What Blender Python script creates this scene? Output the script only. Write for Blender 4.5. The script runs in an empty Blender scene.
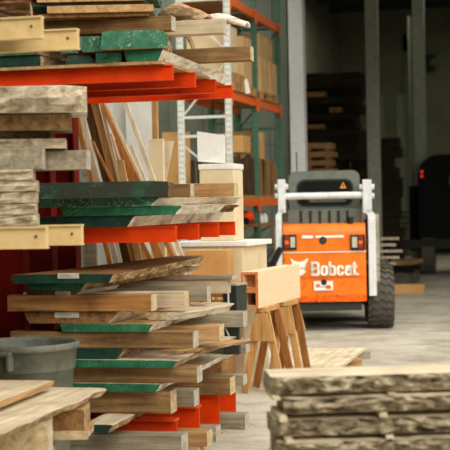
import bpy, bmesh, math, random
from mathutils import Vector, Matrix, noise
random.seed(7)
SC = bpy.context.scene
COL = SC.collection
R = math.radians

# ------------------------------------------------------------------ camera
F = 1400.0
CAM = Vector((0, 0, 1.6))
YAW, PITCH, ROLL = R(13.46), R(0.88), R(-1.15)
CM = Matrix.Rotation(YAW, 3, 'Z') @ Matrix.Rotation(R(90) - PITCH, 3, 'X') @ Matrix.Rotation(ROLL, 3, 'Z')
FWD = CM @ Vector((0, 0, -1))

def ray(u, v):
    return CM @ Vector(((u - 225) / F, -(v - 225) / F, -1))
def at(u, v, Y):
    """world point seen at photo position (u, v) on the plane y = Y"""
    d = ray(u, v)
    return CAM + d * (Y / d.y)
def xat(u, Y, v=205):
    return at(u, v, Y).x
def zat(u, v, Y):
    return at(u, v, Y).z
def floor_at(u, v, Z=0.0):
    d = ray(u, v)
    return CAM + d * ((Z - CAM.z) / d.z)
def depth_at(u, v, dep):
    return CAM + ray(u, v) * dep

cd = bpy.data.cameras.new('camera')
co = bpy.data.objects.new('camera', cd)
COL.objects.link(co)
co.matrix_world = Matrix.Translation(CAM) @ CM.to_4x4()
cd.sensor_width = 36.0
cd.lens = F * 36.0 / 450.0
cd.clip_end = 200
cd.dof.use_dof = True
cd.dof.focus_distance = 9.6
cd.dof.aperture_fstop = (cd.lens / 1000.0) / 0.030
SC.camera = co

# ------------------------------------------------------------------ materials
def lin(c):
    return tuple(((x / 255) / 12.92 if x / 255 <= .04045 else ((x / 255 + .055) / 1.055) ** 2.4) for x in c) + (1.0,)

class NT:
    def __init__(s, name):
        s.m = bpy.data.materials.new(name); s.m.use_nodes = True
        s.t = s.m.node_tree; s.n = s.t.nodes; s.l = s.t.links
        s.b = s.n['Principled BSDF']
    def new(s, t): return s.n.new(t)
    def link(s, a, b): s.l.new(a, b)

def coords(T, scale, jitter=True):
    tc = T.new('ShaderNodeTexCoord'); mp = T.new('ShaderNodeMapping')
    mp.inputs['Scale'].default_value = scale
    if jitter:
        oi = T.new('ShaderNodeObjectInfo'); mul = T.new('ShaderNodeVectorMath'); mul.operation = 'MULTIPLY_ADD'
        cx = T.new('ShaderNodeCombineXYZ')
        for k in range(3): T.link(oi.outputs['Random'], cx.inputs[k])
        mul.inputs[1].default_value = (31, 17, 23)
        T.link(cx.outputs[0], mul.inputs[0]); T.link(tc.outputs['Object'], mul.inputs[2])
        T.link(mul.outputs[0], mp.inputs['Vector'])
    else:
        T.link(tc.outputs['Object'], mp.inputs['Vector'])
    return mp.outputs[0]
def nz(T, vec, scale, detail=4, rough=.6, dist=0):
    n = T.new('ShaderNodeTexNoise'); n.inputs['Scale'].default_value = scale
    n.inputs['Detail'].default_value = detail; n.inputs['Roughness'].default_value = rough
    n.inputs['Distortion'].default_value = dist
    T.link(vec, n.inputs['Vector']); return n.outputs['Fac']
def ramp(T, fac, stops):
    r = T.new('ShaderNodeValToRGB'); e = r.color_ramp.elements
    e[0].position, e[0].color = stops[0][0], lin(stops[0][1])
    e[1].position, e[1].color = stops[-1][0], lin(stops[-1][1])
    for p, c in stops[1:-1]:
        k = e.new(p); k.color = lin(c)
    T.link(fac, r.inputs['Fac']); return r.outputs['Color']
def mix(T, a, b, fac, mode='MIX'):
    m = T.new('ShaderNodeMix'); m.data_type = 'RGBA'; m.blend_type = mode
    if isinstance(fac, (int, float)): m.inputs[0].default_value = fac
    else: T.link(fac, m.inputs[0])
    for s, k in ((a, 6), (b, 7)):
        if isinstance(s, tuple): m.inputs[k].default_value = s
        else: T.link(s, m.inputs[k])
    return m.outputs[2]
def bump(T, h, strength, dist=.01):
    b = T.new('ShaderNodeBump'); b.inputs['Strength'].default_value = strength; b.inputs['Distance'].default_value = dist
    T.link(h, b.inputs['Height']); T.link(b.outputs[0], T.b.inputs['Normal'])

def wood(name, dark, mid, light, axis='Y', rough=.8, blotch=.35):
    T = NT(name)
    s = {'X': (1.6, 26, 26), 'Y': (26, 1.6, 26), 'Z': (26, 26, 1.6)}[axis]
    v = coords(T, s)
    n = nz(T, v, 1.0, 5, .65, .6)
    c = ramp(T, n, [(.28, dark), (.5, mid), (.72, light)])
    v2 = coords(T, (1, 1, 1))
    n2 = nz(T, v2, 4.5, 4, .6)
    g = ramp(T, n2, [(.3, (128, 112, 92)), (.6, (255, 255, 255))])
    c = mix(T, c, g, blotch, 'MULTIPLY')
    T.link(c, T.b.inputs['Base Color']); T.b.inputs['Roughness'].default_value = rough
    T.b.inputs['Specular IOR Level'].default_value = .2
    bump(T, n, .35, .004)
    return T.m
def rough_mat(name, stops, scale, stretch=(1, 1, 1), bs=.6, bd=.02, rough=.9):
    T = NT(name)
    v = coords(T, stretch)
    n = nz(T, v, scale, 6, .68, .4)
    c = ramp(T, n, stops)
    T.link(c, T.b.inputs['Base Color']); T.b.inputs['Roughness'].default_value = rough
    T.b.inputs['Specular IOR Level'].default_value = .15
    bump(T, n, bs, bd)
    return T.m
def plain(name, c, rough=.55, metal=0, wear=None, wscale=9, spec=.4):
    T = NT(name)
    T.b.inputs['Roughness'].default_value = rough; T.b.inputs['Metallic'].default_value = metal
    T.b.inputs['Specular IOR Level'].default_value = spec
    v = coords(T, (1, 1, 1))
    n = nz(T, v, wscale, 5, .65)
    w = wear or tuple(int(x * .86) for x in c)
    col = ramp(T, n, [(.3, w), (.55, c)])
    T.link(col, T.b.inputs['Base Color'])
    return T.m

M = {}
M['tan'] = wood('tan wood', (150, 108, 64), (186, 146, 98), (208, 172, 124))
M['tanX'] = wood('tan timber', (140, 100, 58), (180, 140, 92), (202, 165, 116), 'X')
M['tanZ'] = wood('tan leaning wood', (160, 112, 62), (196, 150, 96), (214, 176, 126), 'Z')
M['orangeZ'] = wood('amber leaning wood', (150, 92, 40), (186, 122, 60), (204, 146, 82), 'Z')
M['brownZ'] = wood('brown leaning wood', (78, 52, 28), (104, 72, 40), (126, 90, 52), 'Z')
M['paleZ'] = wood('pale leaning wood', (196, 176, 144), (220, 204, 176), (234, 222, 200), 'Z')
M['pale'] = wood('pale wood', (176, 156, 122), (206, 190, 160), (226, 214, 190))
M['paleX'] = wood('pale timber', (168, 148, 116), (198, 180, 150), (216, 202, 176), 'X')
M['brown'] = wood('brown wood', (98, 66, 36), (136, 98, 58), (164, 124, 80))
M['brownX'] = wood('brown timber', (92, 66, 40), (138, 106, 68), (172, 138, 96), 'X', .8, .6)
M['amberX'] = wood('amber timber', (122, 80, 40), (164, 114, 64), (196, 152, 98), 'X', .8, .6)
M['grey'] = wood('weathered wood', (120, 108, 88), (158, 148, 126), (184, 174, 154))
M['greyX'] = wood('weathered timber', (116, 104, 84), (152, 142, 120), (178, 168, 146), 'X')
M['end'] = rough_mat('end grain', [(.3, (150, 124, 88)), (.5, (190, 166, 128)), (.7, (212, 194, 162))], 26, (1, 1, 1), .3, .004)
M['endgrey'] = rough_mat('weathered end grain', [(.3, (136, 128, 112)), (.5, (170, 162, 146)), (.7, (196, 190, 176))], 26, (1, 1, 1), .3, .004)
M['bark'] = rough_mat('live edge bark', [(.3, (92, 66, 40)), (.45, (150, 120, 84)), (.58, (196, 170, 132)), (.75, (222, 204, 172))], 16, (1, .5, 1.4), .7, .012)
M['barkpale'] = rough_mat('pale live edge', [(.3, (140, 120, 92)), (.42, (206, 194, 172)), (.65, (240, 235, 222))], 13, (1, .5, 1.4), .6, .012)
M['barkdark'] = rough_mat('dark bark', [(.3, (54, 40, 26)), (.5, (104, 78, 50)), (.7, (150, 120, 84))], 18, (1, .5, 1.4), .8, .014)
M['barkfront'] = rough_mat('rough split bark', [(.32, (64, 54, 38)), (.43, (130, 115, 90)), (.54, (178, 163, 134)), (.68, (218, 207, 182))], 17, (1.3, .55, 1.5), 1.0, .04)
M['barkgrey'] = rough_mat('grey rough sawn end', [(.3, (110, 94, 70)), (.45, (164, 148, 122)), (.6, (196, 184, 160)), (.75, (218, 208, 190))], 15, (1, 1, 1.8), .7, .014)

def green_mat(name, d, m, l, speck):
    T = NT(name)
    v = coords(T, (1, 1, 1)); n = nz(T, v, 9, 5, .65)
    c = ramp(T, n, [(.3, d), (.52, m), (.75, l)])
    n2 = nz(T, v, 70, 2, .5); sp = ramp(T, n2, [(.56, (0, 0, 0)), (.66, (255, 255, 255))])
    n3 = nz(T, v, 6, 2, .5); sp3 = ramp(T, n3, [(.45, (0, 0, 0)), (.6, (255, 255, 255))])
    ff = T.new('ShaderNodeMath'); ff.operation = 'MULTIPLY'; T.link(sp, ff.inputs[0]); T.link(sp3, ff.inputs[1])
    f2 = T.new('ShaderNodeMath'); f2.operation = 'MULTIPLY'; f2.inputs[1].default_value = speck; T.link(ff.outputs[0], f2.inputs[0])
    c = mix(T, c, lin((176, 196, 170)), f2.outputs[0])
    T.link(c, T.b.inputs['Base Color']); T.b.inputs['Roughness'].default_value = .55
    T.b.inputs['Specular IOR Level'].default_value = .3
    bump(T, n, .3, .006)
    return T.m
M['green'] = green_mat('green end sealer', (22, 70, 48), (34, 98, 68), (56, 122, 86), .25)
M['greenlight'] = green_mat('speckled green end sealer', (30, 74, 54), (52, 108, 80), (96, 146, 116), .9)
M['greendark'] = green_mat('dark green end sealer', (16, 38, 30), (24, 56, 44), (36, 76, 58), .1)
M['greenworn'] = green_mat('worn green end sealer', (44, 34, 22), (30, 50, 38), (36, 84, 60), .1)
M['greenblack'] = green_mat('blackish green end sealer', (22, 26, 18), (36, 42, 30), (58, 54, 38), .05)

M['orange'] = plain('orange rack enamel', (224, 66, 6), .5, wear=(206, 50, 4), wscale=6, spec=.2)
M['columnshade'] = plain('orange enamel darkened as shade', (116, 18, 8), .6, wear=(84, 14, 7), wscale=6, spec=.15)  # same orange enamel, with the shade between the racks put into its colour
M['cream'] = plain('cream rack enamel', (218, 190, 136), .5, wear=(206, 172, 112), wscale=12)
M['beamorange'] = plain('orange shelf enamel', (232, 108, 36), .5, wear=(206, 96, 40), wscale=14)
M['postgreen'] = plain('green upright enamel', (70, 112, 88), .5)
M['postwhite'] = plain('white upright enamel', (206, 206, 196), .5)
M['white'] = plain('white enamel', (208, 210, 210), .45, wear=(188, 190, 190))
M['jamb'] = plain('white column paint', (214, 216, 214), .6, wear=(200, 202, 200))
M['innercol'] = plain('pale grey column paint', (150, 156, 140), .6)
M['bob'] = plain('machine orange enamel', (226, 116, 16), .4, wear=(212, 100, 10), wscale=4)
M['bobdirt'] = rough_mat('worn machine orange', [(.33, (70, 40, 20)), (.42, (214, 78, 16)), (.6, (238, 108, 22))], 20, (1, 1, 1), .1, .002, .5)
M['cab'] = plain('grey green cab enamel', (98, 104, 92), .5)
M['cabdark'] = plain('dark grey enamel', (44, 46, 40), .6)
M['black'] = plain('black plastic', (18, 18, 17), .5)
M['rubber'] = plain('tyre rubber', (72, 68, 60), .8, wear=(92, 86, 76), wscale=14)
M['rim'] = plain('pale wheel enamel', (196, 190, 172), .5)
M['red'] = plain('red lens', (150, 34, 18), .3)
M['lens'] = plain('clear lamp lens', (188, 184, 162), .25)
M['decal'] = plain('white decal', (236, 232, 222), .5, wear=(226, 220, 206))
M['amber'] = plain('amber sticker', (226, 140, 34), .5)
M['can'] = plain('grey bin plastic', (112, 114, 100), .55, wear=(82, 84, 72), wscale=7)
M['paper'] = plain('white paper', (214, 212, 200), .8)
M['ink'] = plain('grey printing', (120, 120, 112), .8)
M['sheet'] = plain('white laminate sheet', (232, 230, 224), .5, wear=(220, 217, 209))
M['creamboard'] = plain('cream crate board', (218, 200, 164), .7, wear=(206, 186, 148), wscale=5)
M['card'] = plain('cardboard', (196, 160, 112), .85, wear=(182, 146, 98), wscale=5)
M['cardpale'] = plain('wrapped carton', (210, 186, 148), .6, wear=(196, 170, 130), wscale=5)
M['hdf'] = plain('raw panel', (196, 150, 92), .7, wear=(182, 134, 78), wscale=3)
M['palletwood'] = wood('pallet wood', (132, 96, 56), (168, 128, 80), (190, 152, 104), 'X')
M['metal'] = plain('dull grey metal', (70, 74, 70), .4, .6)
M['beamwood'] = plain('primed box beam', (230, 202, 166), .6, wear=(222, 190, 150), wscale=20)
M['beamend'] = plain('raw box beam end', (206, 128, 72), .7, wear=(180, 104, 54), wscale=24)
M['horse'] = wood('sawhorse wood', (158, 112, 62), (192, 146, 90), (208, 168, 114), 'Z')
M['horsedark'] = wood('darker sawhorse wood', (120, 72, 34), (150, 96, 48), (176, 122, 68), 'Z')  # darker copy of the sawhorse wood, used on the rear legs
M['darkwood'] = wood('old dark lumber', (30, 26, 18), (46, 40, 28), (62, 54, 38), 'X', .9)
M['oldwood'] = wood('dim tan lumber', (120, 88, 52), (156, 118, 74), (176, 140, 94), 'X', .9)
M['stick'] = wood('dark split sticks', (40, 30, 18), (66, 50, 30), (92, 72, 44), 'Z', .9)
M['stickpale'] = wood('tan split sticks', (96, 68, 36), (136, 100, 58), (160, 124, 78), 'Z', .9)
M['wallout'] = plain('grey green siding', (112, 118, 104), .8, wscale=1.5)
M['wallin'] = plain('inner wall paint', (104, 104, 84), .85, wscale=1.2)
M['walltrim'] = plain('inner wall strip paint', (124, 128, 110), .8)
M['dark'] = plain('dark ceiling steel', (40, 42, 34), .85)
M['machine'] = plain('dark machine enamel', (9, 10, 8), .7, spec=.15)
M['glass'] = plain('dark cab glass', (16, 20, 18), .12, spec=.6)
M['seatgrey'] = plain('grey seat vinyl', (70, 74, 66), .6)

def concrete():
    T = NT('concrete floor')
    v = coords(T, (1, 1, 1), False)
    n = nz(T, v, .55, 6, .62, .5); n2 = nz(T, v, 2.6, 5, .65); n3 = nz(T, v, 40, 3, .5)
    c = ramp(T, n, [(.32, (162, 154, 138)), (.5, (188, 181, 165)), (.7, (208, 202, 188))])
    g = ramp(T, n2, [(.33, (176, 168, 152)), (.55, (255, 255, 255))])
    c = mix(T, c, g, .6, 'MULTIPLY')
    g3 = ramp(T, n3, [(.3, (215, 210, 200)), (.6, (255, 255, 255))])
    c = mix(T, c, g3, .5, 'MULTIPLY')
    T.link(c, T.b.inputs['Base Color']); T.b.inputs['Roughness'].default_value = .75
    T.b.inputs['Specular IOR Level'].default_value = .25
    bump(T, n3, .15, .004)
    return T.m
M['floor'] = concrete()

def glow(name, c, s):
    T = NT(name); T.b.inputs['Base Color'].default_value = lin(c)
    T.b.inputs['Emission Color'].default_value = lin(c); T.b.inputs['Emission Strength'].default_value = s
    return T.m
M['lamp'] = glow('red indicator lamp', (255, 60, 20), 0.2)

# ------------------------------------------------------------------ objects
def tag(o, label=None, cat=None, group=None, kind=None):
    if label: o['label'] = label
    if cat: o['category'] = cat
    if group: o['group'] = group
    if kind: o['kind'] = kind
    return o
def link(name, bm, mats, parent=None, loc=(0, 0, 0), rz=0, smooth=False, matrix=None):
    me = bpy.data.meshes.new(name)
    bmesh.ops.recalc_face_normals(bm, faces=bm.faces)
    bm.to_mesh(me); bm.free()
    for m in (mats if isinstance(mats, (list, tuple)) else [mats]):
        me.materials.append(m if not isinstance(m, str) else M[m])
    if smooth:
        for p in me.polygons: p.use_smooth = True
    o = bpy.data.objects.new(name, me); COL.objects.link(o)
    if parent: o.parent = parent
    if matrix is not None: o.matrix_local = matrix
    else:
        o.location = loc; o.rotation_euler = (0, 0, rz)
    return o
def empty(name, loc, rz, label, cat, group=None):
    o = bpy.data.objects.new(name, None); COL.objects.link(o)
    o.empty_display_size = .1
    o.location = loc; o.rotation_euler = (0, 0, rz)
    return tag(o, label, cat, group, 'thing')
def box(bm, x0, x1, y0, y1, z0, z1, bev=0, mi=0, mtx=None):
    r = bmesh.ops.create_cube(bm, size=1)
    vs = r['verts']
    bmesh.ops.scale(bm, vec=(x1 - x0, y1 - y0, z1 - z0), verts=vs)
    bmesh.ops.translate(bm, vec=((x0 + x1) / 2, (y0 + y1) / 2, (z0 + z1) / 2), verts=vs)
    fs = list({f for v in vs for f in v.link_faces})
    for f in fs: f.material_index = mi
    if bev:
        es = list({e for v in vs for e in v.link_edges})
        r2 = bmesh.ops.bevel(bm, geom=es, offset=bev, segments=2, affect='EDGES', profile=.6)
        vs = list({v for f in r2['faces'] for v in f.verts} | {v for v in vs if v.is_valid})
        for f in r2['faces']: f.material_index = mi
    if mtx is not None: bmesh.ops.transform(bm, matrix=mtx, verts=[v for v in vs if v.is_valid])
    return vs
def bar(bm, p0, p1, w, h, up=(0, 0, 1), mi=0, bev=0):
    """a straight bar of section w x h from p0 to p1"""
    p0, p1 = Vector(p0), Vector(p1)
    d = (p1 - p0); L = d.length; d.normalize()
    s = d.cross(Vector(up)).normalized(); t = s.cross(d).normalized()
    m = Matrix((s, d, t)).transposed().to_4x4(); m.translation = p0
    box(bm, -w / 2, w / 2, 0, L, -h / 2, h / 2, bev, mi, m)
def cyl(bm, p0, p1, r, seg=16, mi=0, r2=None):
    p0, p1 = Vector(p0), Vector(p1)
    d = p1 - p0; L = d.length
    q = Vector((0, 0, 1)).rotation_difference(d).to_matrix().to_4x4(); q.translation = (p0 + p1) / 2
    res = bmesh.ops.create_cone(bm, cap_ends=True, segments=seg, radius1=r, radius2=r if r2 is None else r2, depth=L, matrix=q)
    for v in res['verts']:
        for f in v.link_faces: f.material_index = mi
def prism(bm, pts, y0, y1, mi=0):
    """polygon pts in x,z extruded between y0 and y1"""
    a = [bm.verts.new((x, y0, z)) for x, z in pts]; b = [bm.verts.new((x, y1, z)) for x, z in pts]
    fs = [bm.faces.new(a), bm.faces.new(b[::-1])]
    n = len(pts)
    for i in range(n): fs.append(bm.faces.new((a[i], b[i], b[(i + 1) % n], a[(i + 1) % n])))
    for f in fs: f.material_index = mi
def lathe(bm, prof, seg=40, mi=0):
    """profile of (r, z) revolved about z"""
    rings = [[bm.verts.new((r * math.cos(2 * math.pi * k / seg), r * math.sin(2 * math.pi * k / seg), z)) for k in range(seg)] for r, z in prof]
    for a, b in zip(rings, rings[1:]):
        for k in range(seg):
            bm.faces.new((a[k], a[(k + 1) % seg], b[(k + 1) % seg], b[k])).material_index = mi
    return rings
def fbm(x, y, z, o=3):
    return noise.fractal((x, y, z), 1.0, 2.0, o)

# a flat-sawn board, its right front bottom corner at the origin, running along +y
def slab(X1, Yf, z0, w, L, t, mats, label, cat='board', group=None, yaw=0, wav=.015, slant=.02, bulge=.0, rough=.004, name='lumber_slab', warp=0, endround=0, freq=2.2, sidepts=3, step=.06, taper=0):
    """mats = (face wood, live edge, front end)"""
    s = random.random() * 100
    bm = bmesh.new()
    ny = max(10, int(L / step)); nx = 8; rings = []
    for j in range(ny + 1):
        y = L * j / ny
        eR = wav * fbm(y * freq, s, 0) + wav * .35 * fbm(y * freq * 5, s, 3)
        eL = wav * fbm(y * freq, s, 7)
        if endround:
            q = min(y, L - y) / endround
            if q < 1: eR -= (1 - math.sqrt(max(0, 1 - (1 - q) ** 2))) * endround * .6
        eL += taper * y / L
        lift = warp * (y / L) ** 2
        pts = []
        for i in range(nx + 1):                       # bottom, left to right
            k = i / nx
            xx = -w + eL + slant * .6 + k * (w + eR - eL - slant * 1.6)
            pts.append((xx, y, 0 + lift))
        for q in [(i + 1) / (sidepts + 1) for i in range(sidepts)]:   # the live edge on the right
            xx = eR - slant * (1 - q) + bulge * math.sin(math.pi * q) + rough * 1.6 * fbm(y * (14 if sidepts < 5 else 20), q * 3, s)
            pts.append((xx, y, t * q + lift))
        for i in range(nx + 1):                       # top, right to left
            k = 1 - i / nx
            xx = -w + eL + k * (w + eR - eL)
            pts.append((xx, y, t + lift + (rough * .12 * fbm(xx * 9, y * 4, s) if 0 < i < nx else -t * .06)))
        for q in (.7, .35):
            pts.append((-w + eL + slant * .5 * (1 - q), y, t * q + lift))
        rings.append([bm.verts.new(p) for p in pts])
    n = len(rings[0])
    for a, b in zip(rings, rings[1:]):
        for i in range(n):
            f = bm.faces.new((a[i], a[(i + 1) % n], b[(i + 1) % n], b[i]))
            f.material_index = 0 if (i < nx or nx + 1 + sidepts <= i < 2 * nx + 1 + sidepts) else 1
    bm.faces.new(rings[0]).material_index = 2
    bm.faces.new(rings[-1][::-1]).material_index = 2 if len(mats) < 4 else 3
    o = link(name, bm, mats, None, (X1, Yf, z0), yaw)
    return tag(o, label, cat, group, 'thing')
def pslab(u0, u1, Yf, z0, z1, L, mats, label, v=None, **kw):
    """a board whose front end spans photo columns u0..u1"""
    v = v or 225
    x0, x1 = xat(u0, Yf, v), xat(u1, Yf, v)
    if 5.9 < Yf < 7.2 and z0 < 1.2: x0 = max(x0, -2.96)
    if Yf > 7.8: x0 = max(x0, -3.28 if kw.get('yaw', 0) > .1 else -3.44)
    x0 = x1 - (x1 - x0) * math.cos(kw.get('yaw', 0)) + (.014 if kw.get('yaw', 0) > .1 else 0)
    return slab(x1, Yf, z0, x1 - x0, L, z1 - z0, mats, label, **kw)
# a squared timber lying across, along x
def timber(x0, x1, Y0, Y1, z0, z1, mats, label, cat='timber', group=None, bev=.004, name='timber', yaw=0, parent=None):
    """mats = (long faces, right end)"""
    s = random.random() * 50
    cx, cy = (x0 + x1) / 2, (Y0 + Y1) / 2
    bm = bmesh.new()
    hx, hy, h = (x1 - x0) / 2, (Y1 - Y0) / 2, z1 - z0
    nx = max(4, int((x1 - x0) / .06)); rings = []
    for i in range(nx + 1):
        x = -hx + 2 * hx * i / nx
        e = .0025 * fbm(x * 3, s, 0)
        b = bev
        ring = [(-hy + b + e, 0), (hy - b, 0), (hy, b), (hy, h - b), (hy - b, h), (-hy + b + e, h), (-hy + e, h - b), (-hy + e, b)]
        rings.append([bm.verts.new((x, y, z)) for y, z in ring])
    for a, c in zip(rings, rings[1:]):
        for k in range(8): bm.faces.new((a[k], a[(k + 1) % 8], c[(k + 1) % 8], c[k])).material_index = 0
    bm.faces.new(rings[0]).material_index = 1; bm.faces.new(rings[-1][::-1]).material_index = 1
    o = link(name, bm, mats, parent, (cx, cy, z0), yaw)
    return tag(o, label, cat, group, 'thing') if label else o
def ptimber(u0, u1, Yf, dep, z0, z1, mats, label, v=300, **kw):
    return timber(xat(u0, Yf, v), xat(u1, Yf, v), Yf, Yf + dep, z0, z1, mats, label, **kw)
def paper_tag(o, x0, x1, z0, z1, y=-.004):
    bm = bmesh.new(); box(bm, x0, x1, y, y + .003, z0, z1)
    t = link('paper_tag', bm, 'paper', o); t['label'] = 'small white paper tag'
    bm = bmesh.new(); w = x1 - x0; h = z1 - z0
    for k in range(3):
        box(bm, x0 + w * .1, x0 + w * (.9 - .2 * k), y - .001, y, z0 + h * (.25 + .22 * k), z0 + h * (.32 + .22 * k))
    link('tag_printing', bm, 'ink', t)

# ------------------------------------------------------------------ the setting
def struct(name, bm, mats, **kw):
    return tag(link(name, bm, mats, **kw), kind='structure')
FY = 22.6                                           # front plane of the hall behind
bm = bmesh.new(); box(bm, -14, 16, -6, 46, -.2, 0); struct('floor', bm, 'floor')
bm = bmesh.new()
xj = xat(290, FY)
box(bm, -14, xj, FY, FY + .25, 0, 8)
k = -13.9
while k < xj - .1:
    box(bm, k, k + .05, FY - .03, FY, 0, 8); k += .3
struct('wall_front', bm, 'wallout')
bm = bmesh.new(); box(bm, xj, 12, FY, FY + .25, 5.6, 8); struct('wall_upper', bm, 'wallout')
bm = bmesh.new(); box(bm, 9, 16, FY, FY + .25, 0, 5.6); struct('wall_outer', bm, 'wallout')
XI = -6.05
bm = bmesh.new(); box(bm, XI - .2, XI, FY + .25, 46, 0, 7.0)
for y in (25, 28, 31, 34): box(bm, XI, XI + .03, y, y + .35, 0, 7.0)
struct('wall_left', bm, 'wallin')
YB = 40
bm = bmesh.new(); box(bm, XI, 14, YB, YB + .25, 0, 7.0)
struct('wall_back', bm, 'wallin')
bm = bmesh.new(); box(bm, 11, 11.25, FY + .25, YB, 0, 7.0); struct('wall_right', bm, 'wallin')
bm = bmesh.new(); box(bm, XI - .2, 12, FY + .25, 46, 7.0, 7.2)
for y in range(24, 40, 2): box(bm, XI, 11, y, y + .15, 6.75, 7.0)
struct('ceiling', bm, 'dark')
bm = bmesh.new(); box(bm, -8.3, -8.0, -4, FY, 0, 5.5)
for k in range(60): box(bm, -8.0, -7.97, -3.8 + k * .44, -3.72 + k * .44, 0, 5.5)
struct('wall_side', bm, 'wallout')

bm = bmesh.new(); box(bm, -8.3, -1.9, 6.4, 10.4, 5.2, 5.4)  # roof added out of view to darken the racks below
for y in (7, 8, 9, 10): box(bm, -8.0, -1.9, y, y + .12, 5.06, 5.2)
struct('ceiling_added_canopy', bm, 'wallout')

bm = bmesh.new(); box(bm, -4.3, -4.1, 2.6, 11.75, 0, 5.06)  # wall added to keep light from the left off the rack
for k in range(20): box(bm, -4.1, -4.08, 2.8 + k * .44, 2.86 + k * .44, 0, 5.06)
struct('wall_light_block_rack', bm, 'wallout')
bm = bmesh.new(); box(bm, -8.3, -2.5, 2.4, 2.6, 0, 5.4); struct('wall_light_block_near', bm, 'wallout')  # unseen wall, added to stop sky light from the near left

bm = bmesh.new(); box(bm, -8.3, 4.5, -4.2, -4, 0, 7.5); struct('wall_light_block_behind', bm, 'wallout')  # added behind the camera to cut the frontal light

bm = bmesh.new(); box(bm, -4.4, 9, 17.4, FY, 5.7, 5.9); struct('ceiling_added_awning', bm, 'wallout')  # overhang added out of view, darkens the loader and the floor

# columns of the doorway and the hall
def column(u0, u1, Y, mat, name):
    a, b = xat(u0, Y), xat(u1, Y); w = b - a
    bm = bmesh.new(); box(bm, a, b, Y, Y + w, 0, 6.74 if Y > FY else 8, .015)
    box(bm, a - .05, b + .05, Y - .05, Y + w + .05, 0, .03)
    struct(name, bm, mat)
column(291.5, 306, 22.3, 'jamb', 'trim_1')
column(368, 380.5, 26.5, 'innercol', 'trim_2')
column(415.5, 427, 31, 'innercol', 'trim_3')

# ------------------------------------------------------------------ cantilever racks
AX0, AXT = -3.49, xat(171.5, 8.25, 70)
def ibeam_x(bm, x0, x1, y, z0, z1, fw, ft=.012, wt=.012, tip=True):
    box(bm, x0, x1, y - fw / 2, y + fw / 2, z1 - ft, z1)
    box(bm, x0, x1, y - fw / 2, y + fw / 2, z0, z0 + ft)
    box(bm, x0, x1, y - wt / 2, y + wt / 2, z0 + ft, z1 - ft)
def rack(Ys, mat, label, levels, basetip, tipx, bolt=False):
    root = empty('cantilever_rack', (AX0 - .15, sum(Ys) / len(Ys), 0), 0, label, 'rack')
    o0 = root.location
    for k, y in enumerate(Ys):
        bm = bmesh.new()
        X1, X0 = AX0 - o0.x, AX0 - .30 - o0.x; yy = y - o0.y
        for a in (X0, X1 - .014): box(bm, a, a + .014, yy - .055, yy + .055, .29, 3.7)
        box(bm, X0 + .014, X1 - .014, yy - .006, yy + .006, .29, 3.7)
        link('column', bm, 'columnshade' if mat == 'orange' else mat, root)
        bm = bmesh.new(); ibeam_x(bm, X0 - .1, basetip - o0.x, yy, 0, .285, .11, .014, .012)
        link('base', bm, mat, root)
        for z0, z1 in levels:
            bm = bmesh.new(); ibeam_x(bm, X1, tipx - o0.x, yy, z0, z1, .055, .008, .03)
            a = link('arm', bm, mat, root)
            if bolt:
                bm = bmesh.new()
                cyl(bm, (tipx - o0.x - .05, yy - .02, (z0 + z1) / 2 + .005), (tipx - o0.x - .05, yy - .014, (z0 + z1) / 2 + .005), .007, 12)
                h = link('bolt_hole', bm, 'barkdark', a)
        bm = bmesh.new(); box(bm, X0 + .02, X1 - .02, yy - .09, yy + .09, .286, .30); link('base_plate', bm, mat, root)
    for z in (.8, 3.3):
        bm = bmesh.new(); box(bm, -.17, -.13, Ys[0] - o0.y + .008, Ys[-1] - o0.y - .008, z, z + .05)
        link('brace', bm, mat, root)
    return root
OY = [8.28, 8.83, 9.38, 9.88]
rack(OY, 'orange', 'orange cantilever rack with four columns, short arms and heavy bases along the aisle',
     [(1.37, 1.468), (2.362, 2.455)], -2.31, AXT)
CY = [6.2, 6.7]
rack(CY, 'cream', 'cream cantilever rack of two arm pairs in front of the orange one', [(1.405, 1.51), (2.39, 2.495)], -2.31, xat(78.5, 6.67, 140), True)

# ------------------------------------------------------------------ lower stack on the orange rack
LG = 'boards and timbers on the lowest rack level'
dun = []
def put_tag(o, u0, u1, v0, v1, Yf):
    a, b = at(u0, v1, Yf), at(u1, v0, Yf)
    l = o.location
    paper_tag(o, a.x - l.x, b.x - l.x, a.z - l.z, b.z - l.z)
# floor blocks
timber(-3.15, -2.215, 8.03, 8.18, .11, .222, [M['greyX'], M['endgrey']], 'grey weathered timber lying in front of the nearest orange base', group=LG)
timber(-3.2, -2.25, 8.02, 8.19, 0, .109, [M['greyX'], M['endgrey']], 'grey floor timber underneath another in front of the nearest orange base', group=LG)
ptimber(150, 198, 8.5, .16, 0, .07, [M['tanX'], M['end']], 'low tan block on the floor under a taller tan block', v=440, group=LG)
ptimber(140, 207, 8.52, .14, .071, .165, [M['tanX'], M['end']], 'tan timber block between the nearest and second orange base', v=432, group=LG)
ptimber(160, 216, 9.1, .13, 0, .1, [M['greyX'], M['endgrey']], 'short grey block on the floor before the third orange base', v=430, group=LG)
ptimber(180, 245, 9.62, .13, 0, .105, [M['greyX'], M['endgrey']], 'pale grey block on the floor before the farthest orange base', v=412, group=LG)
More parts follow.
